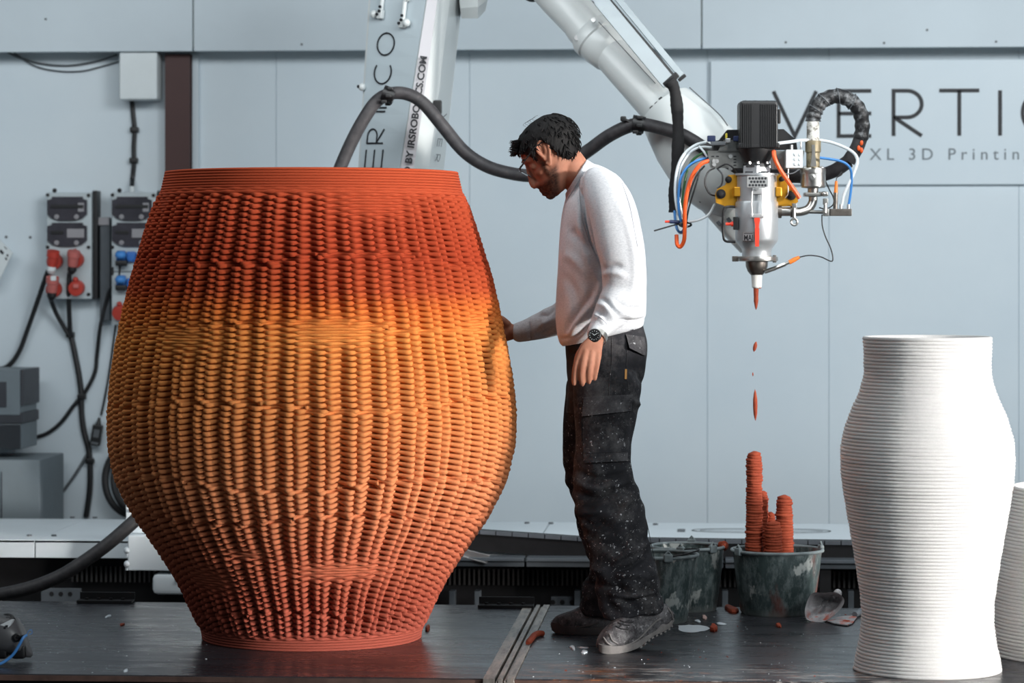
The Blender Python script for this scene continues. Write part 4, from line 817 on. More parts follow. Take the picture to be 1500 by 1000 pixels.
def bucket(lab, cx, cyb, cyr, D, rr, rb, seed, red, handle):
    o = P(cx, cyb, D); o[2] = 0.0; k = D/F; zr_ = (CZ-(cyr-HOR)*k); rr *= k; rb *= k
    t = thing('builders_bucket', lab, 'bucket', o, 'rubber builders buckets'); b = MB()
    dent = lambda q, h: 0.012*math.sin(2*q+seed)*h/zr_
    b.rev([(rb*0.2, 0.002), (rb*0.96, 0.0), (rb, 0.008), (rb+(rr-rb)*0.5, zr_*0.5), (rr*0.985, zr_-0.012), (rr*0.97, zr_-0.004), (rb+(rr-rb)*0.5-0.006, zr_*0.5), (rb-0.004, 0.02), (rb*0.2, 0.014)], o, UZ, 48, noise=dent); b.build('bucket_wall', m_bucket(seed, red), t)
    b = MB(); pts = [o+UZ*(zr_-0.005)+(RX*math.cos(q)+RY*math.sin(q))*(rr*0.99*(1+dent(q, zr_))) for q in np.linspace(0, 2*PI, 61)]; b.tube(pts, 0.0058, 8); b.build('rim', M['rim'], t)
    for q in handle:
        p = o+UZ*(zr_-0.004)+(RX*math.cos(q)+RY*math.sin(q))*(rr*1.02); e = nrm(RX*math.cos(q)+RY*math.sin(q)); b = MB(); b.box(p, (0.03, 0.016, 0.026), (np.cross(UZ, e), e, UZ), 0.005); b.tube([p+UZ*0.008-np.cross(UZ, e)*0.012, p+UZ*0.022, p+UZ*0.008+np.cross(UZ, e)*0.012], 0.004, 6); b.build('handle_lug', M['rim'], t)
    return t, o, rr, rb, zr_
q0, q1 = -0.5, PI-0.5
B1 = bucket('dirty dark green bucket holding tall stacks of extruded red clay', 1138.5, 899, 803, 9.62, 66.5, 54, 1.0, 0.7, (0.25, PI+0.5))
B2 = bucket('dark dirty bucket just behind the heel of the worker', 962, 907, 809.5, 9.40, 60, 45, 2.3, 0.15, (0.9, -1.35))
B3 = bucket('dirty bucket smeared with red clay on its rim, between two other buckets', 1007, 893.5, 798, 9.72, 54, 43, 3.7, 0.35, (-0.9, 1.4))
b = MB(); o, rr, zr_ = B2[1], B2[2], B2[4]; b.tube(spline([o+UZ*zr_+(RX*math.cos(q)+RY*math.sin(q))*rr*1.03+UZ*0.012*math.sin((q+1.35)/2.25*PI) for q in np.linspace(-1.35, 0.9, 9)], 4), 0.0028, 6); b.build('wire_handle', M['dark_steel'], B2[0])
b = MB(); o, rr, zr_ = B3[1], B3[2], B3[4]
for q, s in ((0.1, .016), (0.35, .012), (-0.2, .010), (0.0, .011)):
    p = o+UZ*(zr_-0.004)+(RX*math.cos(q)+RY*math.sin(q))*rr*1.0; b.sphere(p, (s, s*0.8, s*1.1), nu=8, nv=6)
b.build('clay_lump', M['red_clay'], B3[0])
b = MB(); b.rev([(0.005, 0.012), (B3[3]*0.9, 0.012), (B3[3]*0.95, 0.05), (0.005, 0.06)], B3[1], UZ, 24); b.build('clay_residue', M['red_clay'], B3[0])
b = MB(); b.rev([(B1[3]*0.2, 0.015), (B1[3]*1.0, 0.016), (B1[3]*1.07, 0.085), (0.004, 0.09)], B1[1], UZ, 24); b.build('clay_residue', plain('grey_sediment', (118, 104, 98), 0.8, var=0.3, scale=20), B1[0])
def column(lab, cx, ytop, D, rpx, taper, seed, zbase=0.088, lean=0.0):
    k = D/F; o = P(cx, 806, D); o[2] = zbase; ztop = CZ-(ytop-HOR)*k; h = ztop-zbase; r = np.random.default_rng(seed); nl = max(5, int(h/0.0095)); prof = []; b = MB(); n = 30; R = []
    for i in range(nl):
        f = i/nl; r0 = rpx*k*(1+taper*(1-f))*(1+r.normal(0, 0.035))*(1.0 if i < nl-2 else (0.93 if i == nl-2 else 0.78)); ph = r.random()*6; cxo = RX*(lean*f+r.normal(0, 0.0006)); q = np.linspace(0, 2*PI, n+1)[:-1]
        wob = 1+0.02*np.sin(q*2+ph)+0.012*np.sin(q*5+ph*2)+r.normal(0, 0.012, n)
        for a, rad in ((-0.46, 0.93), (-0.2, 1.0), (0.2, 1.0), (0.42, 0.94)):
            z = h*(i+0.5+a)/nl; tilt = 0.0015*np.sin(q+ph)
            R.append(o+cxo+np.outer(np.cos(q)*wob*r0*rad, RX)+np.outer(np.sin(q)*wob*r0*rad, RY)+np.outer(np.full(n, z)+tilt, UZ))
    tip = o+RX*(lean+0.001)+UZ*(h+0.006); R.append(tip+np.outer(np.cos(q)*0.004, RX)+np.outer(np.sin(q)*0.004, RY)); b.rings(R)
    ob = b.build('clay_column', M['red_clay'], None, True, o, 60); tag(ob, lab, 'clay', 'columns of extruded clay in the bucket'); return ob
column('tallest column of extruded red clay rising from the bucket', 1104.5, 663, 9.58, 11.6, 0.17, 1, lean=0.001)
column('thin column of extruded red clay hidden behind the tallest one', 1117, 721, 9.68, 8.5, 0.1, 2)
column('thick medium high column of extruded red clay, rightmost in the bucket', 1149.5, 727, 9.60, 12.6, 0.08, 3, lean=-0.002)
column('shortest front column of extruded red clay with a domed top', 1133, 765, 9.545, 12.6, 0.08, 4)
column('low dark stump of red clay between the two high columns', 1128.5, 752, 9.70, 8.5, 0.2, 5)
# clay falling from the nozzle
def drop(lab, cx, y0, y1, w_, tilt=0.0):
    c0, c1 = H(cx+tilt, y0), H(cx-tilt, y1); L = np.linalg.norm(c1-c0); b = MB(); b.rev([(0.0006, 0), (w_*0.55*hk, L*0.12), (w_*0.95*hk, L*0.32), (w_*hk, L*0.55), (w_*0.8*hk, L*0.8), (w_*0.3*hk, L*0.95), (0.0006, L)], c0, c1-c0, 14); tag(b.build('clay_drip', M['red_clay']), lab, 'clay')
b = MB(); c0 = H(1107.5, 421.5); b.rev([(3.6*hk, 0), (3.9*hk, 3*hk), (3.5*hk, 12*hk), (3.2*hk, 20*hk), (1.8*hk, 28*hk), (0.4*hk, 32*hk)], c0, -UZ, 14, noise=lambda q, h: 0.08*math.sin(2*q+h*90)); b.sphere(H(1113, 421.8, -0.01), (0.005, 0.004, 0.002)); tag(b.build('clay_drip', M['red_clay']), 'red clay strand hanging out of the white nozzle tip', 'clay')
drop('small slanted blob of red clay falling just under the nozzle', 1106, 500, 515, 2.9, 1.8)
drop('tiny speck of red clay falling midway below the nozzle', 1102.8, 545, 551, 1.0)
drop('long spindle of red clay falling just above the tallest clay column', 1106.3, 570, 616, 3.4, -0.3)
# ------------------------------------------------------------------ crumpled scoop and knife
M['dirty_white'] = None
def m_dirtyplastic():
    n = NT('dirty_translucent_plastic'); k = n.noise(26, 6, 0.75); base = n.ramp(k, [(0.35, lin((128, 126, 128))), (0.6, lin((180, 178, 180))), (0.75, lin((208, 206, 206)))])
    z = n.xyz()[2]; r = n.ramp(n.noise(30, 4, 0.6), [(0.5, 0.0), (0.6, 1.0)]); base = n.mix(n.math('MULTIPLY', n.band(z, -0.05, 0.025, 0.015), r), base, lin((170, 74, 48))); n.set(base, 0.5, 0, 0.4); return n.m
M['dirty_white'] = m_dirtyplastic()
so = FL(1206, 907); scoop = thing('plastic_scoop', 'crumpled dirty white plastic scoop lying beside the clay bucket', 'scoop', so)
sk = 9.55/F; so_ = so
outl = [(1189, 866), (1200, 868), (1212, 868), (1222, 866), (1231, 870), (1238, 877), (1236, 885), (1231, 893), (1219, 903), (1207, 911), (1195, 911), (1181, 908), (1179, 901), (1178.5, 893), (1182, 880)]
b = MB(); n = len(outl); C0 = np.array([1208, 888.0]); RR = []
for s_, dz in ((1.0, 0.0), (0.9, 0.022), (0.72, 0.055), (0.5, 0.075), (0.22, 0.085)):
    RR.append(np.array([P(C0[0]+(x-C0[0])*s_+3*(1-s_), C0[1]+(y-C0[1])*s_-6*(1-s_), 9.37+dz+0.05*max(0, (895-y)/30)+0.012*math.sin(i*1.9)) for i, (x, y) in enumerate(outl)]))
RR2 = [r+RY*0.003 for r in RR[::-1]]
b.rings(RR+RR2, cap=False); b.add(RR[-1], [tuple(range(n))])
ob = b.build('scoop_shell', M['dirty_white'], scoop, auto=60); md = ob.modifiers.new('sub', 'SUBSURF'); md.levels = 2; md.render_levels = 2
b = MB(); b.sphere(P(1227, 868.5, 9.46), (0.014, 0.016, 0.014)); b.tube([P(1227, 868.5, 9.46), P(1220, 874, 9.46)], 0.008); b.build('scoop_handle', M['dirty_white'], scoop)
settle(scoop)
kn = thing('putty_knife', 'flat dirty putty knife lying next to the crumpled scoop', 'knife', FL(1230, 912))
b = MB(); b.prism([FL(x, y)+UZ*0.003 for x, y in ((1206, 909.5), (1232, 905), (1252, 903.5), (1255, 906), (1249, 914.5), (1241, 917.5), (1222, 915))], UZ*0.003); b.build('blade', M['dirty_white'], kn, smooth=False)
b = MB(); b.tube([FL(1252, 905)+UZ*0.012, FL(1262, 901)+UZ*0.014, FL(1272, 898)+UZ*0.012], [0.009, 0.012, 0.009], 12); b.build('handle', M['grey_sheet'], kn)
b = MB(); p = FL(1240.5, 912)+UZ*0.0062; b.rev([(0.012, 0), (0.009, 0.002), (0.002, 0.003)], p, UZ, 12, noise=lambda q, h: 0.3*math.sin(3*q)); b.build('clay_smear', M['red_clay'], kn)
# ------------------------------------------------------------------ bits on the platform
def chip(name, lab, cat, cx, cy, wpx, hpx, zt, mt, seed, group=None, lobes=0.25):
    r = np.random.default_rng(seed); o = FL(cx, cy); D = o@RY; k = D/F; e = (cy-HOR)/F; n = 18; q = np.linspace(0, 2*PI, n+1)[:-1]; rad = 1+lobes*np.sin(2*q+r.random()*6)+lobes*0.6*np.sin(3*q+r.random()*6)+r.normal(0, 0.06, n)
    b = MB(); R = []
    for s_, z in ((0.98, 0.0), (1.0, zt*0.5), (0.85, zt*0.92), (0.4, zt)): R.append(o+np.outer(np.cos(q)*rad*s_*wpx/2*k, RX)+np.outer(np.sin(q)*rad*s_*hpx/2*k/e, RY)+UZ*z)
    b.rings(R); ob = b.build(name, mt, None, True, o); tag(ob, lab, cat, group)
M['slurry'] = plain('dried_slurry', (206, 214, 220), 0.4, var=0.06)
chip('slurry_spill', 'pale flat puddle of spilled slurry in front of the middle bucket', 'spill', 1015, 920.5, 44, 12, 0.002, M['slurry'], 3, None, 0.12)
chip('clay_lump', 'small dark red clay lump beside the pale slurry puddle', 'clay', 1045.5, 922, 12, 7, 0.014, M['red_clay'], 4)
chip('clay_lump', 'bright orange red clay crumb in front of the clay bucket', 'clay', 1140.5, 917, 9, 4, 0.008, M['red_clay'], 5)
chip('clay_lump', 'dark red clay lump left of the clay bucket foot', 'clay', 1071, 894.5, 16, 8, 0.014, M['red_clay'], 6)
chip('plaster_chip', 'pale plaster chip left of the near boot toe, upper of two', 'chip', 839, 949.5, 8, 5, 0.006, M['slurry'], 7)
chip('plaster_chip', 'flat pale plaster chip touching the shadow of the near boot toe', 'chip', 856, 949, 11, 3, 0.003, M['slurry'], 8)
chip('plaster_chip', 'triangular pale plaster chip below the flat one near the boot toe', 'chip', 856, 955, 11, 4, 0.004, M['slurry'], 9)
chip('plaster_chip', 'pale chip on the black board left of the terracotta vase', 'chip', 158.5, 903.5, 7, 3.5, 0.005, M['slurry'], 10)
chip('plaster_chip', 'round white crumb near the front edge of the left board', 'chip', 184.5, 983, 4, 3.5, 0.006, M['slurry'], 11)
chip('clay_lump', 'tiny brown clay crumb on the black board left of the terracotta vase', 'clay', 179, 915.5, 5, 3, 0.006, M['red_clay'], 12)
chip('clay_lump', 'small terracotta lump fallen against the foot of the big vase', 'clay', 626, 922, 7, 5, 0.012, M['red_clay'], 13)
chip('plaster_chip', 'pink plaster chip behind the pale slurry puddle', 'chip', 1032, 905, 8, 4, 0.007, plain('pink_plaster', (190, 160, 152), 0.7), 14)
chip('plaster_chip', 'grey plaster chip on the left of the slurry puddle', 'chip', 1022, 910, 9, 3, 0.004, M['slurry'], 15)
chip('plaster_chip', 'long thin pale plaster chip right of the red lump', 'chip', 1056, 914, 13, 3, 0.004, M['slurry'], 16)
b = MB(); b.tube(spline([FL(797, 931.5)+UZ*.007, FL(790, 932)+UZ*.010, FL(783, 934.5)+UZ*.010, FL(779, 939)+UZ*.009, FL(773, 945)+UZ*.007], 5), [0.006]+[0.0095]*19+[0.006], 10); tag(b.build('clay_worm', M['red_clay']), 'dark red worm of clay lying beside the slotted aluminium track', 'clay')
b = MB(); r = np.random.default_rng(5)
for i in range(170):
    px = r.choice([r.uniform(20, 310), r.uniform(780, 1250), r.uniform(980, 1250)]); py = r.uniform(893, 985) if px < 400 else r.uniform(900, 998)
    if 800 < px < 990 and py < 935: continue
    p = FL(px, py); s_ = r.uniform(0.0008, 0.0026); b.box(p+UZ*s_*0.3, (s_*r.uniform(0.7, 2), s_*r.uniform(0.7, 2), s_*0.6))
o = b.build('plaster_crumbs', M['slurry'], None, False); tag(o, 'scattered white plaster crumbs on the black platform boards', 'crumbs', None, 'stuff')
b = MB()
for i in range(40):
    px = r.uniform(790, 1240); py = r.uniform(900, 998); 
    if 800 < px < 990 and py < 935: continue
    p = FL(px, py); s_ = r.uniform(0.001, 0.0035); b.box(p+UZ*s_*0.3, (s_*r.uniform(0.7, 2), s_*r.uniform(0.7, 2), s_*0.6))
o = b.build('clay_crumbs', M['red_clay'], None, False); tag(o, 'scattered red clay crumbs on the stained right board', 'crumbs', None, 'stuff')
# ================================================================== wall equipment on the left
YB = YW-0.10
def wbox(mb, px0, py0, px1, py1, y, dep, bev=0.006):
    a, c = W(px0, py0, y), W(px1, py1, y); mb.box(((a[0]+c[0])/2, y+dep/2, (a[2]+c[2])/2), (abs(c[0]-a[0]), dep, abs(a[2]-c[2])), ROOM, bev); return mb
jb = thing('junction_box', 'white plastic junction box hanging under the beam left of the red column', 'box', W(203, 146, YW-0.06))
b = MB(); wbox(b, 174, 75.5, 230.5, 146, YW-0.13, 0.115, 0.012); b.build('box_body', M['white_plastic'], jb)
b = MB(); wbox(b, 174.5, 76, 230, 145.5, YW-0.145, 0.02, 0.008); b.build('lid', M['white_plastic'], jb)
def wtube(name, pts, r, mt, lab, cat='cable', clips=(), y=YW-0.02):
    t = thing(name, lab, cat, W(pts[0][0], pts[0][1], y)); b = MB(); b.tube(spline([W(p[0], p[1], y-(p[2] if len(p) > 2 else 0)) for p in pts], 8), r, 8); b.build('cable', mt, t)
    for px, py in clips: b = MB(); b.box(W(px, py, y-0.003), (0.036, 0.03, 0.024), ROOM, 0.005); b.build('cable_clip', M['black'], t)
    return t
wtube('feed_cable', [(193, 147), (195, 168), (197, 190), (196, 215), (196, 240), (194, 262), (193.5, 273, .03)], 0.010, M['cable'], 'short black cable from the white junction box down to the right socket panel', clips=((197, 190), (196, 235)))
wtube('sagging_wire', [(8, 75), (28, 84), (60, 93), (100, 96), (140, 90), (172, 80)], 0.0045, M['cable_grey'], 'upper thin grey wire sagging below the beam')
wtube('sagging_wire', [(20, 77), (50, 96), (85, 104), (120, 104), (150, 97), (174, 90)], 0.0035, M['cable_grey'], 'lower thin grey wire sagging below the beam')
M['panel_grey'] = plain('panel_grey', (188, 198, 202), 0.45, var=0.04); M['window_dark'] = plain('smoked_window', (64, 62, 69), 0.2, var=0.25, scale=14, spec=0.6)
M['red_socket'] = plain('red_socket', (186, 62, 50), 0.45, var=0.1); M['red_faded'] = plain('faded_red_plug', (196, 108, 102), 0.45, var=0.1); M['blue_socket'] = plain('blue_socket', (52, 112, 190), 0.4, var=0.1)
M['breaker'] = plain('breaker_grey', (150, 148, 152), 0.5, var=0.1)
def socket_panel(lab, x0, x1, y0, y1, right_dx):
    t = thing('socket_panel', lab, 'panel', W((x0+x1)/2, y1, YB)); yb_ = YB
    b = MB(); wbox(b, x0, y0, x1, y1, yb_, 0.075, 0.008); b.build('panel_body', M['panel_grey'], t)
    b = MB(); wbox(b, x1+1, y0-3, x1+right_dx, y1, yb_+0.02, 0.07, 0.004); b.build('mounting_rail', M['black'], t)
    for px, py in ((x0+2, y0+3.5), (x1-4, y0+4), (x0+2, y0+80), (x1-4, y0+80), (x1-4, y1-7)):
        p = W(px, py, yb_); b = MB(); b.cyl(p, p-np.array([0, .006, 0]), 0.0075, n=12); b.build('corner_screw', M['black'], t)
    for px in (x0+12,): p = W(px, y0-3, yb_+0.04); b = MB(); b.sphere(p, 0.010); b.build('hanger', M['black'], t)
    for wy in (y0+8, y0+46):
        q = [W(px, py, yb_-0.012) for px, py in ((x0+1, wy+3), (x0+8, wy+1), (x0+8, wy-2), (x0+53, wy-2), (x0+53, wy+1), (x0+59, wy+3), (x0+59, wy+24), (x0+52, wy+30), (x0+42, wy+33), (x0+18, wy+33), (x0+8, wy+30), (x0+1, wy+24))]
        b = MB(); b.prism(q, (0, 0.014, 0)); wd = b.build('breaker_window', M['window_dark'], t, smooth=False)
        b = MB(); wbox(b, x0+6, wy+10, x0+(54 if wy < y0+20 else 25), wy+15, yb_-0.016, 0.006, 0.001); b.build('breaker_row', M['black'], wd)
        b = MB(); wbox(b, x0+(46 if wy < y0+20 else 30), wy+7, x0+55, wy+20, yb_-0.0145, 0.004, 0.001); b.build('breaker', M['breaker'], wd)
        for px in (x0+15, x0+44): p = W(px, wy+27.5, yb_-0.013); b = MB(); b.rev([(0.011, 0), (0.010, 0.005), (0.004, 0.006), (0.004, 0.003)], p, (0, -1, 0), 16); b.build('window_latch', M['breaker'], wd)
    return t
pa = socket_panel('grey socket panel with four red plugs, left of the two panels', 68, 134, 282, 438, 8.5)
pb2 = socket_panel('grey socket panel with blue sockets, half hidden behind the terracotta vase', 163, 229, 282, 476, 8)
b = MB(); wbox(b, 146, 320, 161, 470, YW-0.05, 0.045, 0.004); b.build('cable_duct', M['grey_sheet'], pb2); b = MB(); wbox(b, 142, 318, 160, 330, YW-0.06, 0.05, 0.004); b.build('duct_clamp', M['breaker'], pb2)
b = MB(); p = W(193.5, 278, YB+0.03); b.cyl(p-UZ*0.01, p+UZ*0.015, 0.012, n=12); b.build('cable_gland', M['white_plastic'], pb2)
def red_socket(par, cx, cy, closed):
    p = W(cx, cy, YB-0.005); b = MB(); b.rev([(0.034, 0), (0.034, 0.02), (0.030, 0.035), (0.026, 0.036)], p, (0, -1, -0.15), 24); b.sphere(p+UZ*0.034-np.array([0, .03, 0]), 0.012); b.build('red_socket', M['red_socket'], par)
    if closed: b = MB(); wbox(b, cx-3.5, cy-5, cx+3.5, cy, YB-0.048, 0.01, 0.002); b.build('socket_label', M['white_plastic'], par)
for cx, cy in ((81, 382), (112, 380), (80, 423), (113, 421)): red_socket(pa, cx, cy, False)
red_socket(pb2, 177, 457, False)
for cx, cy in ((178, 375), (193, 376), (209, 376), (178, 411), (193, 415), (209, 415)):
    p = W(cx, cy, YB-0.003); b = MB(); b.box(p-np.array([0, .008, 0]), (0.042, 0.022, 0.046), ROOM, 0.008); b.rev([(0.019, 0.018), (0.018, 0.026), (0.01, 0.027)], p, (0, -1, 0), 20); b.build('blue_socket', M['blue_socket'], pb2)
for cy in (375, 411):
    p = W(178, cy, YB-0.03); b = MB(); b.sphere(p-np.array([0, .02, -.005]), (0.024, 0.024, 0.018), ROOM); b.build('blue_plug', plain('blue_plug', (70, 140, 214), 0.4), pb2); b = MB(); b.box(p-UZ*0.03, (0.05, 0.03, 0.024), ROOM, 0.006); b.build('plug_body', M['black'], pb2)
b = MB(); wbox(b, 162, 391, 166, 403, YB-0.01, 0.02, 0.004); b.build('side_latch', M['black'], pb2); b = MB(); wbox(b, 163, 397, 229, 398.5, YB-0.003, 0.004, 0.0005); b.build('panel_seam', M['grey_sheet'], pb2)
# plugs with their cables
def plug(lab, top, bot, mt, collar, pts, r):
    y = YB-0.07; a, c = W(*top, y), W(*bot, y+0.0); t = thing('plug_cable', lab, 'cable', c); d = nrm(c-a)
    b = MB(); b.rev([(0.020, -0.012), (0.027, -0.010), (0.027, 0.014), (0.023, 0.018), (0.021, 0.05), (0.016, 0.062)], a, d+np.array([0, 0.25, 0]), 22); b.build('plug_body', mt, t)
    b = MB(); e = a+nrm(d+np.array([0, 0.25, 0]))*0.058; b.rev([(0.019, 0), (0.020, 0.016), (0.011, 0.03)], e, d+np.array([0, 0.1, 0]), 20); b.build('plug_collar', collar, t)
    q = [e+d*0.025]+[W(p[0], p[1], YW-(p[2] if len(p) > 2 else 0.03)) for p in pts]; b = MB(); b.tube(spline(q, 8), r, 8); b.build('cable', M['cable'], t); return t
plug('bright red plug with black cable swinging off to the left', (78, 371), (75, 388), M['red_socket'], M['white_plastic'], [(70, 398, .12), (58, 432, .09), (42, 478, .05), (28, 515, .04), (12, 536, .04), (-6, 541, .04), (-30, 541, .04)], 0.0105)
plug('faded red plug, upper right of the four, cable running down', (108, 371), (105, 390), M['red_faded'], M['black'], [(102, 400, .12), (101, 420, .11), (101, 450, .07), (103, 492, .04)], 0.0105)
plug('faded red plug with white tag, lower left of the four', (77, 409), (75, 428), M['red_faded'], M['black'], [(75, 440, .11), (82, 458, .07), (93, 478, .05), (103, 493, .04)], 0.010)
b = MB(); wbox(b, 74, 404, 82, 411, YB-0.10, 0.008, 0.002); tg = b.build('plug_tag', M['white_plastic'], None); tag(tg, 'small white paper tag on the lower left red plug', 'tag')
b = MB(); wbox(b, 107, 416, 115, 422, YB-0.052, 0.008, 0.002); b.build('socket_label', M['red_faded'], pa)
wtube('cable_bunch', [(103, 488), (107, 505), (112, 530), (116, 552), (119, 578), (119.5, 605), (123, 632), (130, 660), (132, 690), (131, 720), (126, 757)], 0.0125, M['cable'], 'bunched black cables strapped together running down the wall to the rail', clips=((103, 490), (120, 581), (132, 675)))
wtube('thin_cable', [(176, 378, .08), (175, 400, .08), (174, 430, .06), (170, 470, .03), (165, 510), (160, 545), (154, 580), (148, 608)], 0.0045, M['cable'], 'thin black lead from blue socket down to the hanging power adapter')
wtube('thin_cable', [(174, 416, .08), (162, 424, .05), (155, 445, .03), (147, 478, .03), (142, 520), (139, 545), (126, 572), (108, 594), (90, 618), (70, 634), (50, 640.5), (34, 641)], 0.0085, M['cable'], 'black cable from lower blue socket crossing the bunch to the grey machine')
wtube('thin_cable', [(128, 664), (118, 682), (108, 698), (98, 712), (84, 730), (72, 738), (60, 756)], 0.006, M['cable_grey'], 'thin grey cable wandering down left from the strapped bunch')
ad = thing('power_adapter', 'small black power adapter hanging on its lead against the wall', 'adapter', W(141, 655, YW-0.03))
b = MB(); c = W(141.5, 637, YW-0.045); xx = nrm(RX-UZ*0.16); uz = nrm(UZ+RX*0.16); b.box(c, (0.044, 0.035, 0.090), (xx, RY, uz), 0.006); ab = b.build('adapter_body', M['black'], ad); b = MB(); b.tube([c+uz*0.04, c+uz*0.075], [0.014, 0.005], 10); b.build('strain_relief', M['black'], ad); b = MB(); b.box(c-uz*0.034-RY*0.018, (0.032, 0.002, 0.010), (xx, RY, uz)); b.box(c+uz*0.008-RY*0.018, (0.024, 0.002, 0.034), (xx, RY, uz)); b.build('adapter_label', M['cable_grey'], ad, smooth=False)
co = thing('coiled_hose', 'coil of black hose hanging half hidden behind the terracotta vase', 'hose', W(190, 752, YW-0.08))
for (cx, cy, rx, ry, y) in ((197, 703, 43, 52, YW-0.07), (200, 702, 33, 46, YW-0.10)):
    b = MB(); b.tube([W(cx+rx*math.cos(q), cy+ry*math.sin(q), y+0.02*math.sin(q*2)) for q in np.linspace(0, 2*PI, 49)], 0.0155, 10); b.build('hose_loop', M['cable'], co)
# tilted card at the picture's left edge
cd = thing('tilted_card', 'pale card with dark print hanging askew on the wall at far left', 'card', W(-5, 400, YW-0.08))
b = MB(); y = YW-0.09; b.prism([W(x, py, y) for x, py in ((-30, 322), (18.5, 370), (-6, 420), (-56, 372))], (0, 0.012, 0)); b.build('card', M['white_plastic'], cd, smooth=False)
b = MB(); b.cyl(W(-20, 350, y+0.01), W(-20, 350, YW-0.005), 0.012, n=8); b.build('card_pin', M['grey_sheet'], cd)
for (x, yy, w_, h_) in ((2.5, 369, 7, 4), (11, 374, 3, 3), (9, 379, 4, 2.5), (-8, 359, 10, 4), (8, 363, 6, 1)):
    a = W(x, yy, y-0.0006); xx = nrm(W(18.5, 370, y)-W(-30, 322, y)); zz_ = nrm(W(-30, 322, y)-W(-56, 372, y)); b = MB(); b.box(a, (w_*0.0029, 0.001, h_*0.0029), (xx, np.array([0, 1.0, 0]), zz_)); b.build('print_mark', M['ink'], cd, smooth=False)
for px, py in ((9.3, 347), (44.5, 347.5)):
    b = MB(); p = W(px, py, YW-0.009); b.cyl(p, p-np.array([0, .003, 0]), 0.006, n=10); b.build('screw', M['cable_grey'], wall)
# grey machine standing by the wall at far left
gm = thing('grey_machine', 'grey cabinet machine with vent grille cut by the frame at far left', 'machine', W(10, 756, YW-0.3)); gm.location.z = FZ
yg = YW-0.42
M['machine'] = plain('machine_grey', (112, 122, 128), 0.5, var=0.06); M['machine_dark'] = plain('machine_dark', (58, 60, 66), 0.5, var=0.12)
def gbox(name, x0, y0, x1, y1, y, dep, mt, bev=0.004): b = MB(); wbox(b, x0, y0, x1, y1, y, dep, bev); return b.build(name, M[mt], gm)
gbox('upper_case', -80, 541, 29, 608, yg, 0.30, 'machine'); gbox('side_edge', 29, 541, 34, 594, yg+0.01, 0.29, 'machine_dark'); gbox('window', -40, 559, 9, 596, yg-0.006, 0.02, 'machine_dark', 0.002)
gbox('dark_band', -80, 604, 33, 620, yg+0.005, 0.29, 'machine_dark'); gr = gbox('vent_section', -80, 620, 31, 658, yg+0.01, 0.28, 'machine')
for k in range(14): b = MB(); wbox(b, -60, 621.5+k*2.6, 30, 622.9+k*2.6, yg+0.003, 0.01, 0); b.build('louvre', M['machine_dark'], gr, smooth=False)
c0, c1 = W(-90, 690, yg-0.1), W(58, 672, yg-0.1); b = MB(); zt = W(50, 672, yg-0.05)[2]; b.box(((c0[0]+c1[0])/2, yg+0.12, (zt+FZ)/2), (c1[0]-c0[0], 0.44, zt-FZ), ROOM, 0.006); b.build('lower_case', M['machine'], gm)
b = MB(); x = W(2, 700, yg-0.105)[0]; b.box((x, yg-0.101, (zt+FZ)/2-0.02), (0.004, 0.004, zt-FZ-0.06), ROOM); b.build('door_seam', M['machine_dark'], gm, smooth=False)
# handheld controller on the platform at the left edge
hc = thing('handheld_controller', 'grey handheld controller with curved back and blue cord at left platform edge', 'controller', FL(15, 972))
M['ctrl'] = plain('controller_grey', (78, 78, 80), 0.42, var=0.1)
CD = 8.45; b = MB(); RR = []
sec = [(-40, 930, 25, 26), (-15, 934, 30, 27), (8, 936, 33, 27), (22, 938, 33, 26), (32, 942, 30, 23), (38, 947, 25, 18), (41, 951, 17, 11)]
for x, y, h_, d_ in sec:
    c = P(x, y, CD); k = CD/F; RR.append(np.array([c+UZ*h_*k*math.copysign(abs(math.sin(q))**0.8, math.sin(q))*(0.9 if math.sin(q) < 0 else 1)+RX*(-7*k*math.sin(q))+RY*d_*k*1.3*math.cos(q) for q in np.linspace(0, 2*PI, 29)[:-1]]))
b.rings(RR); b.build('controller_body', M['ctrl'], hc, auto=60)
b = MB(); b.prism([P(x, y, CD-0.062) for x, y in ((-10, 926), (2, 921), (16, 914), (20, 913), (15, 923), (5, 933), (-10, 939))], RY*0.02-UZ*0.004); b.build('keypad', M['label_white'], hc, smooth=False)
for x, y in ((3, 929), (7, 926.5), (10, 923.5)): b = MB(); b.box(P(x, y, CD-0.064), (0.006, 0.004, 0.005)); b.build('key', M['ink'], hc, smooth=False)
b = MB(); b.tube(spline([P(2, 915, CD-.02), P(6, 909, CD-.02), P(12, 908, CD-.02), P(17, 910, CD-.02), P(20, 914, CD-.03)], 5), 0.006, 8); b.build('grip_strap', M['black'], hc); b = MB(); b.sphere(P(10, 914.5, CD-0.03), (0.014, 0.012, 0.010)); b.build('stop_button', M['ink'], hc)
b = MB(); p = P(24.5, 940, CD-0.062); b.rev([(0.012, 0), (0.013, 0.008), (0.009, 0.010), (0.007, 0.004)], p, -RY+RX*0.3, 20); b.build('port', M['black'], hc); b = MB(); b.cyl(p-RY*0.004, P(39, 937.5, CD-0.07), 0.004, n=8); b.build('cord_plug', M['black'], hc)
b = MB(); b.tube(spline([P(39, 937, CD-.075), P(34, 941, CD-.085), P(29, 950, CD-.09), P(21, 963, CD-.095), P(12, 972, CD-.10), P(0, 979, CD-.11), P(-14, 982, CD-.12)], 6), 0.0042, 8); b.build('blue_cord', M['blue_cable'], hc); b = MB(); b.tube(spline([P(39, 937, CD-.075), P(42, 931, CD-.075), P(46, 929, CD-.07), P(47, 934, CD-.07), P(43, 936, CD-.07)], 6), 0.0012, 6); b.build('blue_cord', M['blue_cable'], hc)
b = MB()
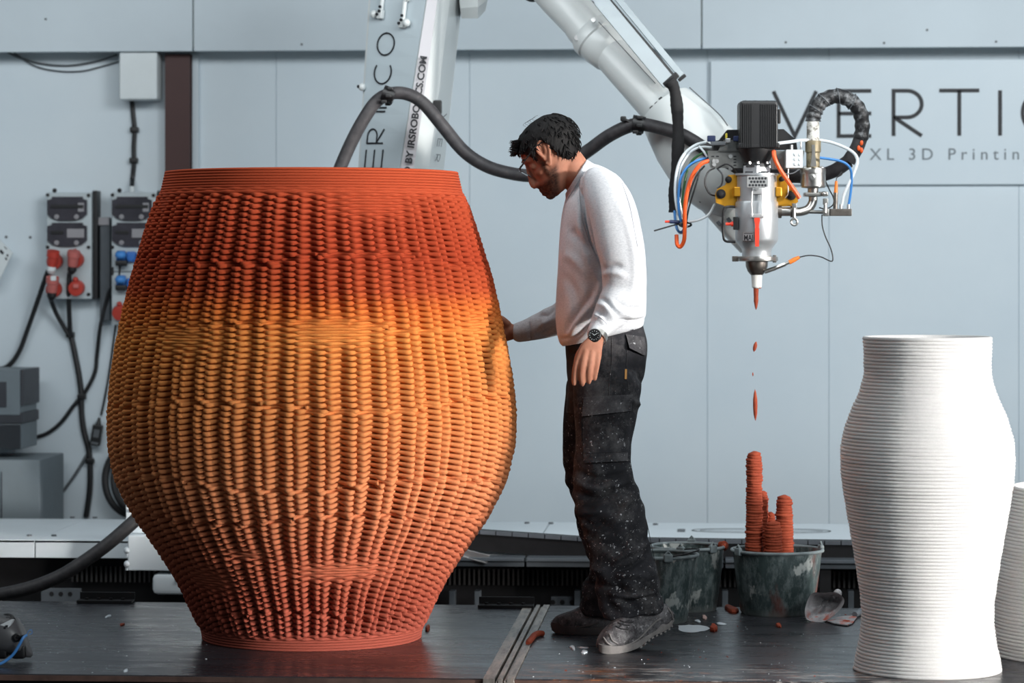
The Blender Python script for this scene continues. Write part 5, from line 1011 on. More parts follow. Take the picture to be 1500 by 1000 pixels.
for x, w_ in ((4, 20), (30, 22)):
    c = FL(x, 971); b.box(P(x, 964, CD-0.01)*np.array([1, 1, 0])+UZ*0.02, (w_*0.002, 0.09, 0.04), None, 0.01)
b.build('controller_foot', M['black'], hc)

settle(hc)
# ================================================================== the worker
PD = 8.9; pk = PD/F
man = thing('person', 'dark haired bearded person in white sweatshirt and spattered black work trousers touching the vase', 'person', FL(880, 930))
def ellipse_ring(c, a, b, n=28, ex=1.0):
    q = np.linspace(0, 2*PI, n+1)[:-1]; f = lambda v: np.sign(v)*np.abs(v)**ex
    return c+np.outer(f(np.cos(q)), a)+np.outer(f(np.sin(q)), b)
def limb(mb, pts, n=24, ex=1.0, round_ends=True):     # pts: px, py, depth, radius in picture px, radius in depth px
    C = [P(p[0], p[1], p[2]) for p in pts]; R = []; m = len(pts)
    for i in range(m):
        t = nrm(C[min(i+1, m-1)]-C[max(i-1, 0)]); s_ = nrm(np.cross(t, RY)) if abs(np.dot(t, RY)) < 0.95 else RX; d = np.cross(s_, t)
        k = pts[i][2]/F; R.append((C[i], s_*pts[i][3]*k, d*pts[i][4]*k, t))
    L = []
    if round_ends:
        c, a, b, t = R[0]; e = np.linalg.norm(a)*0.6; L += [ellipse_ring(c-t*e, a*0.35, b*0.35, n, ex), ellipse_ring(c-t*e*0.6, a*0.8, b*0.8, n, ex)]
    L += [ellipse_ring(c, a, b, n, ex) for c, a, b, t in R]
    if round_ends is True:
        c, a, b, t = R[-1]; e = np.linalg.norm(a)*0.6; L += [ellipse_ring(c+t*e*0.6, a*0.8, b*0.8, n, ex), ellipse_ring(c+t*e, a*0.35, b*0.35, n, ex)]
    mb.rings(L)
def smooth_pts(pts, k=5): return [tuple(p) for p in spline(np.array(pts, float), k)]
def dring(f, b_, D, hd, n=48, ex=0.85):      # ring through front and back outline points, half depth in px
    a, c = P(f[0], f[1], D), P(b_[0], b_[1], D); return ellipse_ring((a+c)/2, (c-a)/2, RY*hd*D/F, n, ex)
def interp_rings(rows, k=5):
    arr = spline(np.array([[f[0], f[1], b_[0], b_[1], D, hd] for f, b_, D, hd in rows], float), k)
    return [dring(r[:2], r[2:4], r[4], r[5]) for r in arr]
def remesh(mb, voxel, smooth=2, fac=0.5):
    v, f = mb.arrays(); me = bpy.data.meshes.new('t'); me.from_pydata(v.tolist(), [], f); bm = bmesh.new(); bm.from_mesh(me); bmesh.ops.recalc_face_normals(bm, faces=bm.faces); bm.to_mesh(me); bm.free()
    o = bpy.data.objects.new('t', me); COL.objects.link(o); md = o.modifiers.new('r', 'REMESH'); md.mode = 'VOXEL'; md.voxel_size = voxel
    if smooth: s_ = o.modifiers.new('s', 'SMOOTH'); s_.iterations = smooth; s_.factor = fac
    bpy.context.view_layer.update(); e = bpy.data.meshes.new_from_object(o.evaluated_get(bpy.context.evaluated_depsgraph_get())); bpy.data.objects.remove(o); bpy.data.meshes.remove(me)
    co = np.empty(len(e.vertices)*3, np.float32); e.vertices.foreach_get('co', co); no = np.empty(len(e.vertices)*3, np.float32); e.vertices.foreach_get('normal', no)
    return e, co.reshape(-1, 3).astype(float), no.reshape(-1, 3).astype(float)
def proj(v):     # world -> photograph px, depth
    d = v@RY; return 750+(v@RX)/d*F, HOR-(v[:, 2]-CZ)/d*F, d
def finish(me, co, name, mat, par):
    r = par
    while r.parent is not None: r = r.parent
    me.vertices.foreach_set('co', (co-np.array(r.location)).astype(np.float32).ravel()); me.update(); return link(name, me, mat, par, None, True, 0)
def folds(co, no, lst, side=None):     # creases and ridges given by picture polylines: (points, width px, height m)
    px, py, d = proj(co); face = np.clip(-(no@RY)*1.4+0.25, 0, 1); disp = np.zeros(len(co))
    for pts, wd, h in lst:
        p = spline(np.array(pts, float), 6); best = np.full(len(co), 1e9); tt = np.zeros(len(co)); m = len(p)-1
        for i in range(m):
            a, c = p[i], p[i+1]; ab = c-a; L2 = max(ab@ab, 1e-9); t = np.clip(((px-a[0])*ab[0]+(py-a[1])*ab[1])/L2, 0, 1); dd = np.hypot(px-a[0]-ab[0]*t, py-a[1]-ab[1]*t)
            q = dd < best; best[q] = dd[q]; tt[q] = (i+t[q])/m
        ends = np.sin(np.clip(tt, 0.02, 0.98)*PI)**0.6; disp += 1.9*h*np.exp(-(best/(wd*0.85))**2)*ends
    return co+no*(disp*face)[:, None]
def lump(co, no, amp, freq, seed):     # gentle cloth unevenness
    r = np.random.default_rng(seed); s_ = np.zeros(len(co))
    for _ in range(9): kx = r.normal(0, 1, 3); kx = kx/np.linalg.norm(kx)*freq*r.uniform(0.6, 1.6); s_ += np.sin(co@kx+r.random()*6)
    return co+no*(s_/9**0.5*amp)[:, None]
# ------------------------------------------------------------------ head in its own tilted frame
ORG = P(798, 232, PD); tq = math.radians(33); HF = -RX*math.cos(tq)-UZ*math.sin(tq); HU = -RX*math.sin(tq)+UZ*math.cos(tq); HS = -RY
def hd(f, u, s=0.0): return ORG+(HF*f+HU*u+HS*s)*pk
HSL = [(-55, 16, 2, 9), (-52, 21, -2, 14), (-47, 25, -7, 19), (-41, 27, -14, 25), (-34, 27.5, -24, 29), (-24, 27.5, -36, 31.5), (-14, 27.5, -45, 33), (-5, 26.5, -51, 34.5), (3, 26, -54.5, 35.5), (10, 29.5, -56.5, 36.5), (18, 29.5, -57, 37), (26, 26.5, -55.5, 36), (33, 21, -51.5, 33), (39, 14, -46, 28), (44, 5, -39, 21), (47, -4, -32, 13), (48.5, -14, -26, 7)]
hs_arr = np.array(HSL, float)
def hring(u, grow=0.0, n=56):
    f0, f1, w_ = (np.interp(u, hs_arr[:, 0], hs_arr[:, i]) for i in (1, 2, 3)); f0 += grow; f1 -= grow; w_ += grow
    q = np.linspace(0, 2*PI, n+1)[:-1]; cf = (f0+f1)/2; a = (f0-f1)/2; sg = lambda v, e: np.sign(v)*np.abs(v)**e
    ff = cf+a*sg(np.cos(q), 0.92); ss = w_*sg(np.sin(q), 0.88)
    nar = np.where(np.cos(q) > 0.3, 1-0.22*(np.clip(np.cos(q), 0, 1)-0.3), 1.0); return ff, ss*nar
body = MB()
body.rings([np.array([hd(f, u, s) for f, s in zip(*hring(u))]) for u in np.linspace(-55, 48.5, 40)])
def hlimb(pts, n=14): 
    C = [hd(*p[:3]) for p in pts]; R = []; m = len(C)
    L = []
    for i in range(m):
        t = nrm(C[min(i+1, m-1)]-C[max(i-1, 0)]); a, b_ = frame(t, HU if abs(np.dot(t, HU)) < 0.9 else HF); r = pts[i][3]*pk
        if i == 0: L.append(ellipse_ring(C[i]-t*r*0.7, a*r*0.5, b_*r*0.5, n))
        L.append(ellipse_ring(C[i], a*r, b_*r, n))
        if i == m-1: L.append(ellipse_ring(C[i]+t*r*0.7, a*r*0.5, b_*r*0.5, n))
    body.rings(L)
hlimb([(27, 7, 0, 3.2), (29.5, -2, 0, 3.6), (32, -11, 0, 4.4), (34.5, -20, 0, 5.6), (34.5, -25, 0, 6.0)]); hlimb([(30, -27, 0, 5.0), (25, -30, 0, 5.5)])
for s in (-1, 1):
    hlimb([(29, -26.5, 5.0*s, 4.2), (25, -26, 7.5*s, 3.8)]); hlimb([(28.5, 11, 4*s, 3.6), (27.5, 12.5, 12*s, 4.0), (22, 11, 21*s, 3.6)]); hlimb([(20, -13, 14*s, 6.5), (15, -14, 19*s, 7.0), (5, -11, 24*s, 7.0)])
    hlimb([(22, -1, 13*s, 5.2), (20.5, -1, 18*s, 5.0)])       # closed eyelids
hlimb([(26, -37.2, -9, 2.0), (29, -37, 0, 3.3), (26, -37.2, 9, 2.0)]); hlimb([(25.5, -42.5, -8, 2.2), (28.2, -42.8, 0, 3.8), (25.5, -42.5, 8, 2.2)]); hlimb([(21, -49, -5, 6.0), (22, -49, 0, 7.0), (21, -49, 5, 6.0)])
for s in (-1, 1):          # ears: rim, lobe and bowl
    s0 = 35.0; rim = [(3, 4), (5, 12), (2, 19.5), (-5, 23.5), (-11.5, 21), (-13.5, 13), (-11, 5), (-6.5, -3), (-3, -9), (0.5, -12.5), (3, -8)]
    hlimb([(f, u, (s0+1.0+(3.5 if f < -2 else 1.2))*s, 2.3) for f, u in [tuple(x) for x in spline(np.array(rim, float), 4)]], 10)
    hlimb([(-8, 17, (s0+1.5)*s, 2.2), (-7, 10, (s0+1.0)*s, 3.4), (-4, 2, (s0+0.5)*s, 3.4), (-1, -6, (s0+1.0)*s, 3.0)], 10); hlimb([(2.5, 3, (s0+1.5)*s, 2.6), (2, -3, (s0+1.5)*s, 2.4)], 10)
# neck, torso, limbs under the clothes
limb(body, smooth_pts([(862, 292, 8.9, 30, 32), (852, 268, 8.9, 24, 26), (843, 253, 8.9, 23.5, 25), (832, 240, 8.9, 25, 25), (820, 228, 8.9, 26, 26)], 3))
body.rings(interp_rings([((836, 560), (928, 552), 8.9, 52), ((832, 510), (930, 486), 8.9, 52), ((828, 440), (925, 420), 8.9, 56), ((832, 350), (918, 330), 8.9, 60), ((840, 300), (902, 282), 8.9, 58), ((845, 285), (880, 262), 8.9, 36)], 3))
ARM_L = [(880, 288, 8.80, 20, 20), (898, 330, 8.72, 21, 21), (912, 390, 8.68, 18, 18), (914, 432, 8.67, 17, 17), (898, 460, 8.63, 15, 15), (882, 484, 8.585, 11.5, 10), (874, 494, 8.56, 10.5, 9)]
limb(body, smooth_pts(ARM_L, 3))
ARM_R = [(868, 292, 9.03, 20, 20), (852, 370, 9.10, 20, 20), (845, 452, 9.15, 17, 17), (815, 470, 9.17, 16, 16), (785, 480, 9.19, 12, 12), (748, 487, 9.20, 10.5, 10)]
limb(body, smooth_pts(ARM_R, 3))
LEG_L = [(890, 560, 8.80, 38, 30), (886, 640, 8.79, 32, 27), (889, 720, 8.76, 27, 24), (904, 800, 8.74, 24, 22), (920, 860, 8.73, 17, 17), (930, 897, 8.72, 15, 15), (915, 922, 8.69, 12, 15), (893, 942, 8.65, 7, 14)]
LEG_R = [(868, 560, 9.0, 34, 30), (862, 640, 9.0, 30, 27), (872, 720, 9.03, 26, 24), (886, 800, 9.05, 22, 21), (889, 860, 9.07, 17, 17), (882, 905, 9.08, 14, 14), (850, 913, 9.09, 10, 13), (825, 918, 9.1, 7, 12)]
limb(body, smooth_pts(LEG_L, 3)); limb(body, smooth_pts(LEG_R, 3))
# left hand: palm, four fingers, thumb
limb(body, smooth_pts([(875, 492, 8.56, 10.5, 8.5), (871, 502, 8.545, 13, 8.5), (866, 512, 8.535, 17, 8), (863, 521, 8.53, 18.5, 7.5), (861.5, 526, 8.53, 17.5, 6.5)], 3), 24, 0.8)
for pts in ([(852, 514, 8.53, 5.6, 6), (847, 527, 8.522, 5.3, 5.6), (843.5, 538, 8.52, 5.0, 5.2), (841.8, 549, 8.525, 4.7, 4.9), (841.2, 559, 8.532, 4.3, 4.5), (841.3, 563.5, 8.535, 3.4, 3.6)],
            [(858, 515, 8.525, 5.6, 6), (855, 529, 8.513, 5.4, 5.7), (852.3, 541, 8.512, 5.0, 5.2), (851.8, 552, 8.518, 4.7, 4.9), (852.8, 561, 8.526, 4.3, 4.5), (853.3, 564, 8.53, 3.4, 3.6)],
            [(867, 517, 8.525, 5.4, 6), (865, 531, 8.513, 5.2, 5.5), (863.4, 542, 8.512, 4.9, 5.1), (862.6, 551, 8.518, 4.5, 4.7), (862.8, 558, 8.526, 4.1, 4.3), (863, 561, 8.53, 3.2, 3.4)],
            [(876, 517, 8.53, 5.0, 5.6), (875, 530, 8.52, 4.8, 5.1), (873.3, 540, 8.518, 4.4, 4.6), (872, 547, 8.524, 4.1, 4.3), (871.3, 553, 8.53, 3.8, 4.0), (871.1, 556, 8.535, 3.0, 3.2)],
            [(860, 507, 8.555, 6, 6.5), (850, 517, 8.575, 5.8, 6), (845.5, 528, 8.588, 5.2, 5.4), (844.5, 540, 8.592, 4.6, 4.8), (845.5, 547, 8.59, 3.4, 3.6)]):
    limb(body, smooth_pts(pts, 2), 14)
# right hand on the far flank of the vase
limb(body, smooth_pts([(752, 487, 9.20, 11, 10), (742, 486, 9.205, 15, 9), (734, 485, 9.21, 18, 8), (727, 484, 9.225, 17, 7)], 3), 22, 0.85)
for y0, y1, l in ((471, 468, 8), (480, 479, 4), (489, 490, 5), (498, 501, 9)): limb(body, smooth_pts([(730, y0, 9.215, 5.3, 5.5), (722, (y0+y1)/2, 9.235, 5.0, 5.0), (714+l*0.3, y1, 9.265, 4.6, 4.6), (708+l*0.4, y1+1, 9.30, 4.0, 4.0)], 2), 12)
limb(body, smooth_pts([(744, 476, 9.195, 6, 6), (735, 468, 9.19, 5.4, 5.4), (728, 465, 9.20, 4.6, 4.6), (723, 464.5, 9.215, 3.8, 3.8)], 2), 12)
me, co, no = remesh(body, 0.0034, 4, 0.5)
rel = (co-ORG)/pk; bf = rel@HF; bu = rel@HU; bs = rel@HS
r_ = np.random.default_rng(3); 
near = (np.abs(bf) < 75) & (np.abs(bu) < 75)
ss = lambda x, a, c: np.clip((x-a)/(c-a), 0, 1)**2*(3-2*np.clip((x-a)/(c-a), 0, 1))
jaw = ss(bf+0.55*(bu+20), -14, -4)*ss(-bu, 12, 24)*ss(bu, -66, -60)*near
side = ss(-bu, -4, 6)*ss(bf, 3, 7)*ss(-bf, -15, -9)*near*ss(bu, -40, -20)
cheek = 1-ss(bu+0.9*(26-bf)*0+0.0, -33, -25)*ss(bf, 8, 14); jaw = np.clip(jaw*cheek, 0, 1)
must = ss(bf, 22, 26)*ss(-bu, 29.5, 32.5)*ss(bu, -38, -36)*near
beard = np.clip(np.maximum.reduce([jaw, side, must*0.9]), 0, 1)*(0.86+0.14*np.sin(bf*2.1)*np.sin(bu*1.7))
co = co+no*((beard*(1.1+0.8*r_.random(len(co))))*pk)[:, None]
body_o = finish(me, co, 'body', None, man) if False else None
def m_skin():
    n = NT('skin'); k = n.noise(18, 4, 0.6); b = n.attr('beard')[2]; base = n.ramp(k, [(0.3, lin((148, 98, 78))), (0.7, lin((168, 118, 96)))])
    fine = n.noise(120, 3, 0.7); bb = n.math('MULTIPLY', b, n.ramp(fine, [(0.3, 0.75), (0.6, 1.0)])); n.set(n.mix(bb, base, lin((22, 17, 16))), 0.6, 0, 0.2)
    n.b.inputs['Subsurface Weight'].default_value = 0.08; n.b.inputs['Subsurface Radius'].default_value = (0.012, 0.005, 0.003); n.b.inputs['Subsurface Scale'].default_value = 0.4
    n.bump(n.noise(160, 3, 0.6), 0.12, 0.002); return n.m
M['skin'] = m_skin()
at = me.attributes.new('beard', 'FLOAT', 'POINT'); at.data.foreach_set('value', beard.astype(np.float32))
bo = finish(me, co, 'body', M['skin'], man); bo['label'] = 'bare skin of bowed head, neck and hands'
# finger nails are too small to read at this distance; hair next
def hair_low(f, s):      # lowest head-up coordinate the hair reaches, as a function of the front-back position
    return np.interp(f, [-62, -46, -40, -26, -19, -15.5, -13, -8, 2, 6.5, 8, 12.5, 15, 18, 24, 28], [-35, -34, -30, -20, -14, -4, 10, 20, 17, 9, 1, 2, 10, 16, 22, 25])
hb = MB(); nq = 120; us = np.linspace(-38, 48.5, 64); grid = np.zeros((len(us), nq, 3)); ok = np.zeros((len(us), nq), bool); r_ = np.random.default_rng(11)
for i, u in enumerate(us):
    f, s = hring(u, 0, nq); low = hair_low(f, s); ins = np.clip((u-low)/9.0, 0, 1)**0.6; g = 0.6+5.6*ins*(1+0.06*np.sin(f*0.9+u*0.7)*np.sin(s*0.8)); g = g+r_.normal(0, 0.16, nq)*ins
    cf, cs = -16.0, 0.0; dx, ds = f-cf, s-cs; L = np.hypot(dx, ds)+1e-6; up = np.clip((u-30)/22, 0, 1)
    grid[i] = np.array([hd(a, u+up*gg*0.9, c) for a, c, gg in zip(f+dx/L*g, s+ds/L*g, g)]); ok[i] = u > low-1.0
top = hd(-19, 54.2, 0)
vs = list(grid.reshape(-1, 3))+[top]; fs = []
for i in range(len(us)-1):
    for j in range(nq):
        j2 = (j+1) % nq
        if ok[i, j] and ok[i, j2] and ok[i+1, j] and ok[i+1, j2]: fs.append((i*nq+j, i*nq+j2, (i+1)*nq+j2, (i+1)*nq+j))
for j in range(nq): fs.append(((len(us)-1)*nq+j, (len(us)-1)*nq+(j+1) % nq, len(us)*nq))
used = sorted({i for f in fs for i in f}); mp = {o_: n_ for n_, o_ in enumerate(used)}; hb.add([vs[i] for i in used], [tuple(mp[i] for i in f) for f in fs])
# locks lying on the scalp and the curly tuft over the forehead
for _ in range(520):
    i = r_.integers(6, len(us)-3); j = r_.integers(0, nq)
    if not ok[i-3, j]: continue
    p = grid[i, j]; o_ = nrm(p-hd(-16, 5, 0)); t = nrm(hd(-20, 56, 0)-p); t = -nrm(t-o_*np.dot(t, o_)); t = nrm(t+np.cross(o_, t)*r_.normal(0, 0.5)); L = r_.uniform(0.012, 0.026)
    q = [p+o_*0.0005, p+t*L*0.35+o_*0.0022, p+t*L*0.7+o_*0.0018, p+t*L+o_*0.0002]; hb.tube(q, [0.0016, 0.002, 0.0014, 0.0003], 5)
for _ in range(210):
    a = r_.uniform(0, 1); s = r_.uniform(-20, 20)*(1-0.3*a); base = hd(*(np.array([17, 42, s])*(1-a)+np.array([29, 27, s])*a)); d = nrm(HF*r_.uniform(0.7, 1.2)+HU*r_.uniform(-0.1, 0.55)+HS*r_.normal(0, 0.35)); e1_, e2_ = frame(d); L = r_.uniform(0.012, 0.033); ph = r_.random()*6; w_ = r_.uniform(0.0015, 0.0036)
    q = [base+d*L*t+(e1_*math.cos(ph+t*7)+e2_*math.sin(ph+t*7))*w_*t*1.4 for t in np.linspace(0, 1, 8)]; hb.tube(q, [0.0022, 0.0026, 0.0025, 0.0022, 0.002, 0.0016, 0.001, 0.0004], 5)
for _ in range(60):     # nape and temple wisps
    i = 4; j = r_.integers(0, nq); col = np.where(ok[:, j])[0]
    if len(col) == 0: continue
    p = grid[col[0]+1, j]; o_ = nrm(p-hd(-16, 0, 0)); q = [p, p-HU*0.006+o_*0.0006+HF*r_.normal(0, 0.002), p-HU*0.012+HF*r_.normal(0, 0.003)]; hb.tube(q, [0.0014, 0.001, 0.0002], 4)
for k in range(5): b0 = hd(-2-k*4, 53.5, r_.normal(0, 6)); hb.tube(spline([b0, b0+HU*0.008+HF*0.006, b0+HU*0.011-HF*0.004, b0+HU*0.009-HF*0.016], 4), 0.0004, 4)
def m_hair():
    n = NT('black_hair'); k = n.noise(90, 4, 0.7, (1, 1, 0.3)); n.set(n.ramp(k, [(0.35, lin((9, 8, 9))), (0.7, lin((19, 17, 17)))]), 0.65, 0, 0.2); n.bump(n.noise(260, 3, 0.7, (1, 1, 0.25)), 0.5, 0.003); return n.m
M['hair'] = m_hair(); hb.build('hair', M['hair'], man, auto=0)['label'] = 'short black hair with a curly tuft over the forehead'
eb = MB()
for s in (-1, 1):
    for t in np.linspace(0, 1, 16): p = hd(32.2-4.5*t-1.5*t*t, 12.5+1.5*math.sin(t*PI), (5+17*t)*s); eb.tube([p, p+HU*0.002-HF*0.001+HS*s*0.005], [0.0013, 0.0004], 5)
o = eb.build('eyebrows', M['hair'], man); o['kind'] = 'stuff'
# glasses
gl = MB(); lens = []
def gpt(t, v, s): return hd(41.5-9.5*t, 5.5-18*t, s)      # t 0 top .. 1 bottom of the lens plane
for s in (-1, 1):
    ring = [gpt(0.5+0.5*np.sign(math.sin(q))*abs(math.sin(q))**0.75, 0, s*(14+11.5*np.sign(math.cos(q))*abs(math.cos(q))**0.75)) for q in np.linspace(0, 2*PI, 33)]
    gl.tube(ring, 0.0014, 8); lens.append(ring)
    gl.tube([gpt(0.1, 0, s*25.5), hd(37, 8.5, s*29.5)], 0.0018, 8)
    gl.tube(spline([hd(40.5, 6.5, s*27.5), hd(30, 10.5, s*33), hd(17, 15.5, s*37), hd(4, 20, s*39.5), hd(-9, 20, s*40)], 4), 0.0017, 8)
gl.tube([gpt(0.25, 0, -2.8), gpt(0.15, 0, 0)+HF*0.002, gpt(0.25, 0, 2.8)], 0.0015, 8)
go = gl.build('glasses', M['black'], man); go['label'] = 'thin black framed glasses slid down the nose'
def m_lens():
    n = NT('clear_lens'); n.set((1, 1, 1, 1), 0.02); n.b.inputs['Transmission Weight'].default_value = 1.0; n.b.inputs['IOR'].default_value = 1.2; return n.m
M['lens'] = m_lens(); nl_ = nrm(np.cross(gpt(1, 0, 0)-gpt(0, 0, 0), HS))
for ring in lens: b = MB(); b.prism(ring[:-1], nl_*0.0012); b.build('lens', M['lens'], go, smooth=False)
# ------------------------------------------------------------------ sweatshirt
sw = MB()
sw.rings(interp_rings([((826, 506), (938, 480), 8.9, 58), ((824, 508), (942, 478), 8.9, 62), ((819, 502), (944, 470), 8.9, 69), ((815.5, 488), (947, 456), 8.9, 73), ((814, 466), (947.5, 436), 8.9, 73), ((814.5, 430), (946, 404), 8.9, 73), ((816.5, 394), (943, 362), 8.9, 74), ((819.5, 350), (937, 322), 8.9, 75), ((822.5, 318), (927, 291), 8.9, 74), ((825.5, 301), (913, 268), 8.9, 64), ((827.5, 293), (893, 250), 8.9, 46), ((828.5, 290), (873, 241), 8.9, 33)], 4))
sw.rings(interp_rings([((832, 296), (880, 250), 8.9, 36), ((828.5, 290), (869, 240), 8.9, 31.5), ((827.5, 287), (863, 236.5), 8.9, 30), ((827, 284.5), (860, 233.5), 8.9, 29)], 3))
SL_L = [(872, 270, 8.80, 26, 30), (884, 282, 8.765, 33, 30), (897, 310, 8.715, 34, 31), (907, 350, 8.685, 36, 31), (914, 395, 8.67, 33, 30), (914, 428, 8.665, 32, 28), (902, 450, 8.635, 28, 25), (889, 467, 8.605, 22, 20), (880, 479, 8.585, 17.5, 15.5), (875.5, 486, 8.572, 15, 13.5), (872.5, 491, 8.565, 14.5, 13)]
limb(sw, smooth_pts(SL_L, 4), 30, 0.95, True)
SL_R = [(866, 285, 9.02, 30, 30), (852, 370, 9.10, 32, 31), (846, 440, 9.14, 27, 27), (828, 463, 9.165, 24, 24), (805, 473, 9.18, 21, 21), (785, 480, 9.19, 18, 18), (772, 484, 9.195, 16, 16), (764, 486, 9.20, 15, 14.5), (757, 487.5, 9.20, 14.3, 13.5)]
limb(sw, smooth_pts(SL_R, 4), 26, 1.0, True)
me, co, no = remesh(sw, 0.0052, 3, 0.5)
co = lump(co, no, 0.0013, 28, 5)
co = folds(co, no, [([(851, 262), (852, 290), (857, 330), (868, 365), (884, 396)], 3.5, -0.008), ([(846, 300), (852, 350), (866, 392), (880, 420)], 7, 0.005), ([(882, 395), (898, 389), (912, 391)], 4, -0.005), ([(882, 403), (900, 400), (918, 406)], 5, 0.0045),
    ([(880, 412), (876, 430), (868, 448)], 5, 0.006), ([(868, 428), (850, 450), (836, 470), (828, 490)], 6, -0.006), ([(876, 440), (852, 466), (832, 494)], 6, 0.006), ([(884, 452), (858, 478), (836, 502)], 4, -0.005), ([(836, 335), (850, 352), (866, 372)], 9, -0.006), ([(828, 370), (846, 385), (864, 410)], 9, 0.004), ([(826, 400), (842, 430), (846, 460)], 9, -0.004), ([(826, 330), (824, 380), (826, 430)], 9, 0.003),
    ([(877, 437), (888, 441), (898, 452), (906, 462)], 3.0, -0.007), ([(874, 446), (885, 450), (895, 462), (900, 470)], 3.2, 0.006), ([(871, 456), (882, 460), (890, 472)], 2.8, -0.005), ([(868, 462), (880, 468), (886, 478)], 3, 0.004), ([(905, 300), (922, 340), (930, 390), (926, 430)], 6, 0.003), ([(915, 280), (925, 310), (933, 350)], 2.5, -0.003),
    ([(900, 440), (920, 452), (938, 452)], 5, -0.006), ([(905, 456), (925, 463), (944, 461)], 5, 0.007), ([(900, 468), (925, 471), (944, 466)], 2.5, -0.006), ([(818, 497), (840, 494), (858, 484)], 3, -0.004),
    ([(812, 452), (800, 462), (788, 464)], 4, -0.006), ([(812, 466), (798, 474), (790, 480)], 4, 0.005), ([(812, 480), (796, 490), (786, 492)], 4, -0.005), ([(775, 470), (776, 484), (778, 500)], 2.2, -0.004), ([(800, 452), (795, 464), (797, 478)], 4, 0.004),
    ([(855, 262), (846, 276), (834, 292)], 2.0, -0.0025), ([(862, 243), (852, 262), (836, 287), (829, 297)], 1.8, -0.004)])
def m_sweat():
    n = NT('melange_sweatshirt'); k = n.noise(130, 4, 0.7, (1, 1, 2.2)); n.set(n.ramp(k, [(0.3, lin((180, 183, 189))), (0.55, lin((202, 204, 208))), (0.75, lin((212, 213, 217)))]), 0.9, 0, 0.15); n.bump(n.noise(420, 2, 0.6), 0.25, 0.002); n.b.inputs['Sheen Weight'].default_value = 0.1; return n.m
M['sweat'] = m_sweat(); so2 = finish(me, co, 'sweatshirt', M['sweat'], man); so2['label'] = 'pale grey melange sweatshirt with stand collar'
def bvh_of(o): 
    m_ = o.data; off = Vector(man.location); return BVHTree.FromPolygons([v.co+off for v in m_.vertices], [tuple(p.vertices) for p in m_.polygons])
def hit(bv, px, py, off=0.003):
    o_ = Vector((0, 0, CZ)); d = Vector(ray(px, py)).normalized(); h = bv.ray_cast(o_, d)
    if h[0] is None: return None
    return np.array(h[0])-np.array(d)*off
bsw = bvh_of(so2)
def seam(bv, pts, r, mt, par, name, off=0.001):
    q = [hit(bv, x, y, off) for x, y in spline(np.array(pts, float), 8)]; q = [x for x in q if x is not None]
    if len(q) < 3: return None
    b = MB(); b.tube(q, r, 6); return b.build(name, mt, par)
M['seam'] = plain('grey_seam', (168, 170, 178), 0.9, var=0.1)
for pts in ([(850, 264), (849, 285), (853, 320), (862, 350), (874, 376)], [(857, 252), (845, 270), (834, 288), (829, 298)], [(911, 268), (922, 300), (928, 330), (934, 362)], [(906, 469), (925, 472), (943, 466)], [(870, 461), (880, 466), (889, 475)], [(776, 471), (777, 484), (778, 498)]): seam(bsw, pts, 0.0012, M['seam'], so2, 'seam')
# ------------------------------------------------------------------ trousers
tr_ = MB()
tr_.rings(interp_rings([((832, 488), (940, 462), 8.9, 54), ((829.5, 500), (943, 478), 8.9, 57), ((830, 525), (950, 505), 8.9, 60), ((830, 555), (946, 540), 8.9, 61), ((829, 590), (937, 580), 8.9, 60), ((829, 606), (932, 602), 8.9, 55)], 4))
TL = [(890, 560, 8.80, 50, 33), (887, 610, 8.79, 46, 33), (884, 650, 8.78, 41, 33), (883, 688, 8.775, 42, 32), (888, 728, 8.76, 47, 31), (899, 770, 8.75, 47, 31), (909, 810, 8.74, 45, 30), (917, 845, 8.73, 46, 30), (922, 872, 8.725, 47, 31), (926, 888, 8.72, 46, 29), (928, 901, 8.72, 44, 28)]
TR = [(865, 560, 9.0, 36, 33), (862, 610, 9.0, 36, 33), (861, 650, 9.01, 37, 33), (862, 690, 9.02, 37, 32), (872, 730, 9.03, 34, 31), (880, 765, 9.04, 35, 30), (889, 800, 9.05, 33, 30), (895, 835, 9.06, 31, 29), (892, 862, 9.07, 35, 29), (887, 885, 9.08, 37, 28), (886, 902, 9.08, 35, 27)]
limb(tr_, smooth_pts(TL, 4), 30, 0.95, 'start'); limb(tr_, smooth_pts(TR, 4), 28, 0.95, 'start')
me, co, no = remesh(tr_, 0.0052, 2, 0.5); co = lump(co, no, 0.0028, 20, 9)
zz_ = co[:, 2]; xx_ = co@RX; dd_ = co@RY; wr_ = np.sin(zz_*105+5*np.sin(xx_*13+dd_*9)+3*np.sin(dd_*21+xx_*8))*0.55+np.sin(zz_*62-7*np.sin(xx_*10-dd_*8)+xx_*18)*0.6
amp_ = 0.0075*np.exp(-((zz_-0.17)/0.075)**2)+0.0042*np.exp(-((zz_-0.47)/0.09)**2)+0.0028*np.exp(-((zz_-0.33)/0.06)**2)+0.002*np.exp(-((zz_-0.82)/0.05)**2)
co = co+no*(wr_*amp_)[:, None]
